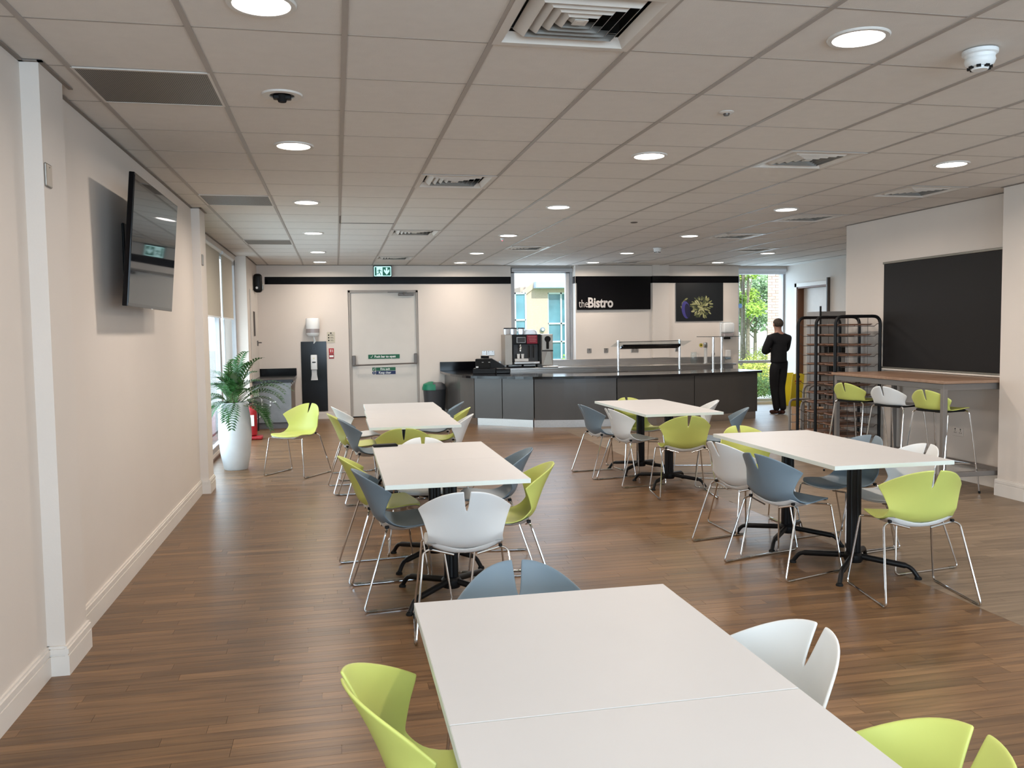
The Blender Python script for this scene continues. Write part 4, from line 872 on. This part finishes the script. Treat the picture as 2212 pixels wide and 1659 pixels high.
# ================================================================== TRAY RACK
rk=thing('tray_rack','tall black tube tray rack with three frames and wire runners','rack',(0,0,0))
LV=[1.53-.1135*k for k in range(12)]; RX0,RX1=5.42,5.975; RY=(9.33,8.94,8.55)
for yf in RY:
    MB().tube(fillet([(RX0,yf,.05),(RX0,yf,1.64),(RX1,yf,1.64),(RX1,yf,.05)],.095,6),.0185,10).build('tube_frame',M_black,rk,True)
    MB().box((RX0-.015,yf-.018,.05),(RX1+.015,yf+.018,.08)).build('bottom_bar',M_black,rk)
    for x in (5.58,5.70,5.82): MB().tube([(x,yf,.07),(x,yf,1.635)],.003,5).build('upright_wire',M_bronze,rk)
    for z in LV: MB().tube([(RX0+.005,yf,z+.025),(RX0+.04,yf,z+.025),(RX0+.07,yf,z),(RX1-.07,yf,z),(RX1-.04,yf,z+.025),(RX1-.005,yf,z+.025)],.0038,5).build('runner',M_bronze,rk)
for x in (RX0,RX1): MB().box((x-.014,8.55,.055),(x+.014,9.33,.085)).build('bottom_bar',M_black,rk)
for x in (RX0+.01,RX1-.01):
    for y in (8.57,9.31): MB().lathe([(.024,0),(.026,.025),(.024,.05)],12,(x,y,0)).build('castor',M_rub,rk,True)
M_tray=mat('brown tray',(.23,.115,.07),.42,var=.12,scale=20); M_tray2=mat('brown tray rim',(.30,.17,.11),.4)
def make_tray():
    r=thing('tray','t','tray'); m=MB(); out=[]
    for k in range(32):
        a=2*PI*k/32; e=.42; cx=math.copysign(abs(math.cos(a))**e,math.cos(a)); cy_=math.copysign(abs(math.sin(a))**e,math.sin(a)); out.append((cx,cy_))
    rings=[]
    for s_,z in ((.93,.003),(1.0,.016),(1.0,.019),(.975,.019),(.91,.007)): rings.append([m.bm.verts.new((.215*s_*x,.182*s_*y_,z)) for x,y_ in out])
    for a,b in zip(rings,rings[1:]):
        for k in range(32): m.bm.faces.new((a[k],a[(k+1)%32],b[(k+1)%32],b[k]))
    m.bm.faces.new(rings[0][::-1]); m.bm.faces.new(rings[-1]); m.build('body',M_tray,r,True); 
    MB().tube([(.215*x,.182*y_,.018) for x,y_ in out],.004,5,closed=True).build('rim',M_tray2,r,True); return r
tr=None; names=['topmost','second','third','fourth','fifth','sixth','seventh','eighth','ninth','tenth','eleventh','bottom']
rg=random.Random(2)
for bay,yc in (('front',8.745),('rear',9.135)):
    for k,z in enumerate(LV):
        p=(5.70+rg.uniform(-.015,.015),yc+rg.uniform(-.006,.006),z+.005); l='brown tray on the %s level of the rack, %s bay'%(names[k],bay)
        if tr is None: tr=make_tray(); tr.location=p; tr['label']=l; tr['group']='brown trays in the rack'
        else: dup(tr,p,0,l,'brown trays in the rack')
gt=thing('low_trolley','low grey tube trolley with wire basket behind the tray rack','trolley',(0,0,0))
for y in (9.62,9.9): MB().tube(fillet([(5.64,y,.03),(5.64,y,.61),(5.96,y,.61),(5.96,y,.03)],.07,5),.015,8).build('tube_frame',M_gmet,gt,True)
for z in (.12,.22,.32,.42): MB().tube([(5.65,9.62,z),(5.95,9.62,z),(5.95,9.9,z),(5.65,9.9,z)],.004,5,closed=True).build('basket_wire',M_chrome,gt)
for x in (5.70,5.76,5.82,5.88): MB().tube([(x,9.62,.1),(x,9.62,.46)],.0035,4).build('basket_wire',M_chrome,gt)
MB().box((5.65,9.64,.06),(5.95,9.88,.07)).build('base_shelf',M_gmet,gt)
at=thing('trolley','arched grey tube frame standing inside the gap behind the tray rack','trolley',(0,0,0))
for y in (9.98,10.1): MB().tube(fillet([(5.95,y,.02),(5.95,y,.775),(6.30,y,.775),(6.30,y,.02)],.10,6),.016,8).build('tube_frame',M_gmet,at,True)
MB().box((5.95,9.96,.05),(6.30,10.12,.08)).build('base_shelf',M_gmet,at)
bx=thing('cardboard_box','open brown cardboard box behind the tray rack, low down','box',(6.22,10.45,0)) 
w=MB(); w.box((-.15,-.15,0),(.17,.15,.006)); w.box((-.15,-.15,.006),(-.145,.15,.45)); w.box((.165,-.15,.006),(.17,.15,.45)); w.box((-.145,-.15,.006),(.165,-.145,.45)); w.box((-.145,.145,.006),(.165,.15,.45)); w.build('walls',mat('cardboard',(.33,.20,.115),.8,var=.08),bx); MB().box((-.14,-.22,.444),(.16,-.15,.449)).build('flap',mat('cardboard light',(.42,.28,.17),.8),bx)
gc=thing('steel_shelving','grey steel shelving unit with dark boxes behind the racks','shelving',(0,0,0))
MB().tube([(7.685,12.55,0),(7.685,12.55,1.86)],.016,8).build('post',M_black,gc); MB().tube([(8.4,12.55,0),(8.4,12.55,1.75)],.016,8).build('post',M_gmet,gc)
MB().bbox((7.70,12.58,.05),(8.40,12.98,1.775),.004,1).build('back_cabinet',mat('pale grey steel',(.33,.34,.35),.4,.3),gc) 
for z in (.35,.75,1.05): MB().bbox((7.70,12.50,z),(8.38,12.58,z+.02),.002,1).build('shelf',M_gmet,gc)
for x,z,l in ((7.95,.37,'black crate on the lowest shelf behind the racks'),(7.98,.77,'black crate on the middle shelf behind the racks'),(7.93,1.07,'black crate on the upper shelf behind the racks')):
    r=thing('crate',l,'crate',(x,12.53,z),0,'black crates behind the racks'); MB().bbox((-.16,-.10,0),(.16,.04,.14),.008,2).build('body',M_rub,r); MB().bbox((-.17,-.11,.125),(.17,.045,.145),.005,1).build('rim',M_black,r)
# wet floor sign
ws=thing('floor_sign','yellow folding caution sign standing by the far side wall','sign',(8.64,15.05,0))
M_yel=mat('sign yellow',(.80,.62,.03),.45)
for sg_ in (1,-1):
    mt=Matrix.Rotation(math.radians(9*sg_),4,'X'); 
    MB().bbox((-.125,-.10*sg_-.008,0),(.125,-.10*sg_+.008,.66),.01,2,mtx=Matrix.Translation((0,0,.0))@mt).build('panel',M_yel,ws)
M_or=mat('sign orange print',(.65,.16,.02),.5)
f=Matrix.Rotation(math.radians(9),4,'X')
g=MB(); 
for q in ((-.07,.50,.07,.53),(-.08,.13,.08,.16),(-.06,.46,.06,.475)): g.box((q[0],-.111,q[1]),(q[2],-.1085,q[3]),mtx=f)
g.build('print_block',M_or,ws); g=MB(); g.box((-.02,-.111,.58),(.03,-.1085,.62),mtx=f); g.tube([(0,-.11,.30),(.01,-.11,.36)],.012,6,); g.tube([(-.03,-.11,.27),(0,-.11,.31),(.04,-.11,.26)],.007,6); g.build('falling_man',M_black,ws)
# ================================================================== PERSON
def skin(name,V,Ed,R_,m,parent,root=0,sub=2):
    me=bpy.data.meshes.new(name); me.from_pydata(V,Ed,[]); o=bpy.data.objects.new(name,me); COL.objects.link(o)
    sk=o.modifiers.new('k','SKIN'); sk.use_smooth_shade=True
    for v,r_ in zip(me.skin_vertices[0].data,R_): v.radius=r_ if isinstance(r_,tuple) else (r_,r_)
    me.skin_vertices[0].data[root].use_root=True
    q=o.modifiers.new('q','SUBSURF'); q.levels=sub; bake(o)
    o.data.materials.clear(); o.data.materials.append(m); o.data.polygons.foreach_set('use_smooth',[True]*len(o.data.polygons)); o.parent=parent; return o
pr=thing('person','man in dark clothes seen from behind, arms folded, by the window','person',(7.60,13.72,0),math.radians(4))
M_skin=mat('skin',(.36,.20,.15),.55); M_cloth=mat('black knit',(.005,.005,.007),.9,var=.2,scale=40); M_trs=mat('dark trousers',(.006,.006,.008),.85); M_hair=mat('dark hair',(.05,.035,.028),.8,var=.4,scale=80); M_shoe=mat('brown leather shoe',(.07,.025,.018),.4)
J=dict(pel=(0,0,.90),sp=(0,.005,1.06),ch=(0,0,1.24),nb=(0,-.005,1.385),nk=(0,.01,1.44),h1=(0,.03,1.50),h2=(0,.035,1.565),h3=(0,.03,1.62),h4=(0,.025,1.655),
 ls=(-.165,0,1.335),le=(-.255,.06,1.09),lw=(-.04,.215,1.12),rs=(.165,0,1.335),re=(.225,.10,1.12),rw=(.02,.235,1.17),
 lh=(-.085,0,.86),lk=(-.065,.035,.47),la=(-.05,-.03,.09),lt=(-.055,.10,.035),rh=(.085,0,.86),rk=(.055,.02,.47),ra=(.035,-.10,.10),rt=(.045,.03,.035))
def sub(names,edges,rad,fn='x'):
    ix={n:i for i,n in enumerate(names)}; return [J[n] for n in names],[(ix[a],ix[b]) for a,b in edges],[rad[n] for n in names]
# hands: palm plus five bent fingers each, grown with the body so skin stays one surface
for s_,w_,dx in (('l','lw',1),('r','rw',-1)):
    wx,wy,wz=J[w_]; J[s_+'p']=(wx+dx*.06,wy+.02,wz+.005); names_=[]
    for f_,(oz,ln) in enumerate(((.030,.065),(.010,.075),(-.010,.07),(-.028,.055))):
        J['%sf%da'%(s_,f_)]=(wx+dx*.105,wy+.022,wz+oz); J['%sf%db'%(s_,f_)]=(wx+dx*(.105+ln*.6),wy+.012,wz+oz*1.1); J['%sf%dc'%(s_,f_)]=(wx+dx*(.105+ln*.85),wy-.012,wz+oz*1.1)
    J[s_+'t1']=(wx+dx*.055,wy+.01,wz+.045); J[s_+'t2']=(wx+dx*.085,wy+.0,wz+.07)
nm=['pel','sp','ch','nb','nk','h1','h2','h3','h4','ls','le','lw','rs','re','rw','lh','lk','la','lt','rh','rk','ra','rt','lp','rp']
ed=[('pel','sp'),('sp','ch'),('ch','nb'),('nb','nk'),('nk','h1'),('h1','h2'),('h2','h3'),('h3','h4'),('nb','ls'),('ls','le'),('le','lw'),('nb','rs'),('rs','re'),('re','rw'),('pel','lh'),('lh','lk'),('lk','la'),('la','lt'),('pel','rh'),('rh','rk'),('rk','ra'),('ra','rt'),('lw','lp'),('rw','rp')]
rd=dict(pel=.07,sp=.08,ch=.13,nb=.07,nk=.052,h1=.066,h2=.078,h3=.078,h4=.05,ls=.06,le=.040,lw=.026,rs=.06,re=.040,rw=.026,lh=.05,lk=.045,la=.034,lt=.026,rh=.05,rk=.052,ra=.034,rt=.026,lp=.030,rp=.030)
for s_ in 'lr':
    for f_ in range(4):
        for c_ in 'abc': n_='%sf%d%s'%(s_,f_,c_); nm.append(n_); rd[n_]=.0095 if c_!='c' else .008
        ed+= [(s_+'p','%sf%da'%(s_,f_)),('%sf%da'%(s_,f_),'%sf%db'%(s_,f_)),('%sf%db'%(s_,f_),'%sf%dc'%(s_,f_))]
    nm+=[s_+'t1',s_+'t2']; rd[s_+'t1']=.011; rd[s_+'t2']=.009; ed+=[(s_+'p',s_+'t1'),(s_+'t1',s_+'t2')]
skin('body',*sub(nm,ed,rd),M_skin,pr)
n2=['sp','ch','nb','nk','ls','le','lw','rs','re','rw','pel']; rd2=dict(pel=.152,sp=.148,ch=.160,nb=.105,nk=.055,ls=.085,le=.064,lw=.040,rs=.085,re=.064,rw=.040)
J['pel0']=(0,0,.90); n2.append('pel0'); rd2['pel0']=.156
n2.remove('pel')
skin('jumper',*sub(n2,[('pel0','sp'),('sp','ch'),('ch','nb'),('nb','nk'),('nb','ls'),('ls','le'),('le','lw'),('nb','rs'),('rs','re'),('re','rw')],rd2),M_cloth,pr)
J['pel2']=(0,0,1.0); J['la2']=(-.05,-.03,.055); J['ra2']=(.035,-.10,.065)
n3=['pel2','pel','lh','lk','la2','rh','rk','ra2']; rd3=dict(pel2=.12,pel=.15,lh=.105,lk=.078,la2=.058,rh=.105,rk=.078,ra2=.058)
skin('trousers',*sub(n3,[('pel2','pel'),('pel','lh'),('lh','lk'),('lk','la2'),('pel','rh'),('rh','rk'),('rk','ra2')],rd3),M_trs,pr)
for a,b in (('la','lt'),('ra','rt')):
    P,Q=J[a],J[b]; skin('shoe',[(P[0],P[1]-.03,.045),(P[0],P[1]+.04,.048),(Q[0],Q[1]+.02,.036),(Q[0],Q[1]+.07,.03)],[(0,1),(1,2),(2,3)],[.042,.045,.042,.028],M_shoe,pr)
hm=MB(); bmesh.ops.create_icosphere(hm.bm,subdivisions=3,radius=1)
for v in hm.bm.verts:
    c=v.co.copy(); n=1+.02*math.sin(c.x*17+c.z*11)*math.cos(c.y*13); v.co=Vector((c.x*.086*n,.022+c.y*.098*n,1.60+c.z*.088*n))
for f in [f for f in hm.bm.faces if (f.calc_center_median().y>.075 and f.calc_center_median().z<1.635) or f.calc_center_median().z<1.535+.25*max(0,f.calc_center_median().y)]: hm.bm.faces.remove(f)
hm.build('hair',M_hair,pr,True)
for x in (-.084,.084):
    e=MB(); bmesh.ops.create_icosphere(e.bm,subdivisions=2,radius=1)
    for v in e.bm.verts: v.co=Vector((x+v.co.x*.012,.03+v.co.y*.018,1.57+v.co.z*.032))
    e.build('ear',M_skin,pr,True)
e=MB(); bmesh.ops.create_icosphere(e.bm,subdivisions=2,radius=1)
for v in e.bm.verts: v.co=Vector((v.co.x*.016,.122+v.co.y*.02,1.56+v.co.z*.026-.008*v.co.y))
e.build('nose',M_skin,pr,True)
for x in (-.032,.032):
    e=MB(); bmesh.ops.create_icosphere(e.bm,subdivisions=2,radius=.011)
    for v in e.bm.verts: v.co+=Vector((x,.104,1.585))
    e.build('eye',M_white,pr,True)
MB().bbox((-.024,.103,1.522),(.024,.112,1.530),.003,2).build('mouth',mat('lips',(.30,.10,.08),.5),pr)
# ================================================================== OUTSIDE
M_gnd=mat('paving outside',(.42,.42,.40),.9,var=.1,scale=2); M_lawn=mat('lawn',(.16,.30,.06),.95,var=.3,scale=9,bump=1)
g=MB(); g.box((-40,16.2,-.3),(60,90,-.12)); g.box((-60,-30,-.3),(-1.95,16.2,-.12)); struct('ground',g,M_gnd); bpy.data.objects['ground']['label']='pale paving and road outside the windows'
g=MB(); g.box((4.5,19.2,-.12),(30,36,-.09)); struct('trim_4',g,M_lawn); bpy.data.objects['trim_4']['label']='strip of lawn outside'
bd_=thing('office_building','buff brick office block with blue glazing and pale eaves outside','building',(0,0,0))
M_buff=mat('buff brick wall',(.56,.45,.37),.85,var=.08,scale=20)
def bricks(m,x0,x1,z0,z1,y,bl=.215,bh=.065,j=.01,dep=.02):
    z=z0; k=0
    while z<z1-.03:
        x=x0-(k%2)*bl*.5
        while x<x1:
            a=max(x,x0);b=min(x+bl,x1)
            if b-a>.02: m.box((a,y-dep,z),(b,y,z+bh),rg.random())
            x+=bl+j
        z+=bh+j; k+=1
w=MB(); w.box((7.15,32.0,-.12),(8.02,32.3,3.2)); w.box((8.02,32.0,2.97),(12,32.3,3.25)); w.box((8.02,32.0,-.12),(12,32.3,.35)); w.box((7.0,32.3,-.12),(12,34,3.2)); w.box((3.0,33.0,-.12),(6.6,33.4,2.2)) ; w.build('wall',M_buff,bd_)
MB().prism([(7.0,3.0),(7.55,3.45),(7.55,3.2),(7.15,2.9)],31.95,32.2,mtx=Matrix(((1,0,0,0),(0,0,1,0),(0,1,0,0),(0,0,0,1)))).build('gable_return',M_buff,bd_)
MB().bbox((7.45,31.6,3.12),(12.2,32.3,3.38),.02,1).build('eaves',mat('pale blue fascia',(.45,.56,.75),.5),bd_); 
M_bg=mat('blue office glass',(.10,.24,.30),.08,var=.35,scale=1.2,spec=.8); M_bf=mat('pale window bars',(.60,.70,.74),.5)
for x0,x1,z0,z1,yy,nx,zs in ((8.02,9.6,.35,2.97,32.06,3,(1.05,1.75)),(5.9,7.12,.6,2.97,31.96,3,(1.5,1.9))):
    f_=MB(); 
    for k in range(nx+1): x=x0+(x1-x0)*k/nx; f_.box((x-.03,yy-.05,z0),(x+.03,yy+.03,z1))
    for z in (z0,*zs,z1-.06): f_.box((x0,yy-.05,z),(x1,yy+.03,z+.06))
    fr=f_.build('window',M_bf,bd_)
    zz=[z0]+list(zs)+[z1]
    for k in range(nx):
        for a,b in zip(zz,zz[1:]): MB().box((x0+(x1-x0)*k/nx+.03,yy,a+.05),(x0+(x1-x0)*(k+1)/nx-.03,yy+.01,b)).build('pane',M_bg,fr)
wl=thing('wall_light','small round wall light on the buff building','lamp',(7.78,31.97,1.55)); MB().lathe([(.05,0),(.09,.02),(.09,.05),(.04,.08)],14).build('body',M_grey,wl,rot=RF); MB().lathe([(0,.08),(.05,.08),(.05,.09),(0,.09)],12,cap=False).build('lens',M_white,wl,rot=RF)
bp_=thing('brick_pier','red brick building corner standing beyond the full height window','building',(0,0,0))
M_mort=mat('mortar',(.60,.55,.50),.9); M_brick=wood('red brick',(.60,.42,.36),(.72,.54,.46),.85,1,True,.18)
MB().prism([(11.302,21.0),(14.5,21.0),(14.5,22.5),(12.3,22.5)],-.12,4.2).build('wall_core',M_mort,bp_); m=MB(); bricks(m,11.3,13.2,-.12,3.6,20.998,dep=.014); tag(m.build('brick_courses',M_brick,bp_),kind='stuff')
def leaves(name,m,parent,centres,n,size,rg,flat=1.0):
    b=MB()
    for k in range(n):
        c,r_=rg.choice(centres); v=Vector((rg.gauss(0,1),rg.gauss(0,1),rg.gauss(0,1)*flat)); v=v.normalized()*r_*(rg.random()**.45); p=Vector(c)+v
        u=Vector((rg.gauss(0,1),rg.gauss(0,1),rg.gauss(0,1))).normalized(); w_=u.orthogonal().normalized(); s=size*rg.uniform(.6,1.3)
        b.bm.faces.new([b.bm.verts.new(p+q) for q in (-u*s,w_*s*.45,u*s,-w_*s*.45)])
    o=link(name,b.mesh(name,m,False,False),parent); tag(o,kind='stuff'); return o
def plantm(name,col): return mat(name,col,.6,var=.4,scale=5)
ML1=plantm('spring leaf',(.36,.55,.08)); ML2=plantm('yellow green leaf',(.48,.52,.10)); ML3=plantm('dark hedge leaf',(.05,.13,.035)); ML4=plantm('grey green leaf',(.26,.40,.20)); M_bark=mat('bark',(.24,.20,.16),.9,var=.3,scale=20)
rg=random.Random(21)
def tree(x,y,h,r_,ml,label,n,sz,lean=0,branchy=4):
    t=thing('tree',label,'tree',(x,y,-.12),0,'trees outside the far window')
    MB().tube([(0,0,0),(lean*.3,0,h*.35),(lean*.7,0,h*.65),(lean,0,h)],[.09,.07,.05,.02],8).build('trunk',M_bark,t,True)
    cs=[]
    for k in range(branchy*3):
        a=rg.uniform(0,2*PI); z=h*rg.uniform(.35,.98); rr=r_*rg.uniform(.3,1)*(1.25-z/h*.7); e=(math.cos(a)*rr+lean*z/h,math.sin(a)*rr,z+.1*h); MB().tube([(lean*z/h,0,z*.85),e],[.03,.008],5).build('branch',M_bark,t); cs.append((e,r_*.42))
    leaves('foliage',ml,t,cs,n,sz,rg); return t
tree(11.85,23.5,5.2,.45,ML1,'slim bright spring tree at the left edge of the far window',2600,.06)
tree(13.9,27.2,4.6,.7,ML1,'leafy lime tree in the middle of the far window',2600,.07)
tree(17.2,33,3.3,1.3,ML4,'pale grey green tree low behind the lime one',3200,.09)
tree(19.6,36.5,3.9,1.1,ML4,'bare branched pale tree next to the red brick pier',500,.07,.3,8)
def bush(x,y,w_,d_,h,ml,label,n,sz,name='bush'):
    t=thing(name,label,'bush',(x,y,-.12),0,'bushes outside'); cs=[((rg.uniform(-w_,w_)/2,rg.uniform(-d_,d_)/2,h*rg.uniform(.35,.62)),h*.42) for k in range(14)]
    st_=MB(); 
    for k in range(7): a=rg.uniform(0,6.28); st_.tube([(0.05*math.cos(a),.05*math.sin(a),0),(w_*.3*math.cos(a),d_*.3*math.sin(a),h*.5)],[.015,.006],5)
    st_.build('stems',M_bark,t); leaves('foliage',ml,t,cs,n,sz,rg,.8); return t
bush(9.1,17.6,1.0,.5,.70,ML3,'low dark green bush right outside the far window',3600,.03)
bush(10.9,20.9,.7,.8,.95,ML2,'yellow green shrub behind the dark bush',2400,.04)
bush(13.0,24.6,1.8,.8,1.15,ML2,'golden shrub in front of the red brick pier trees',2600,.05)
bush(8.7,30.2,1.2,.8,1.15,ML1,'bright round bush below the blue office window',2400,.06)
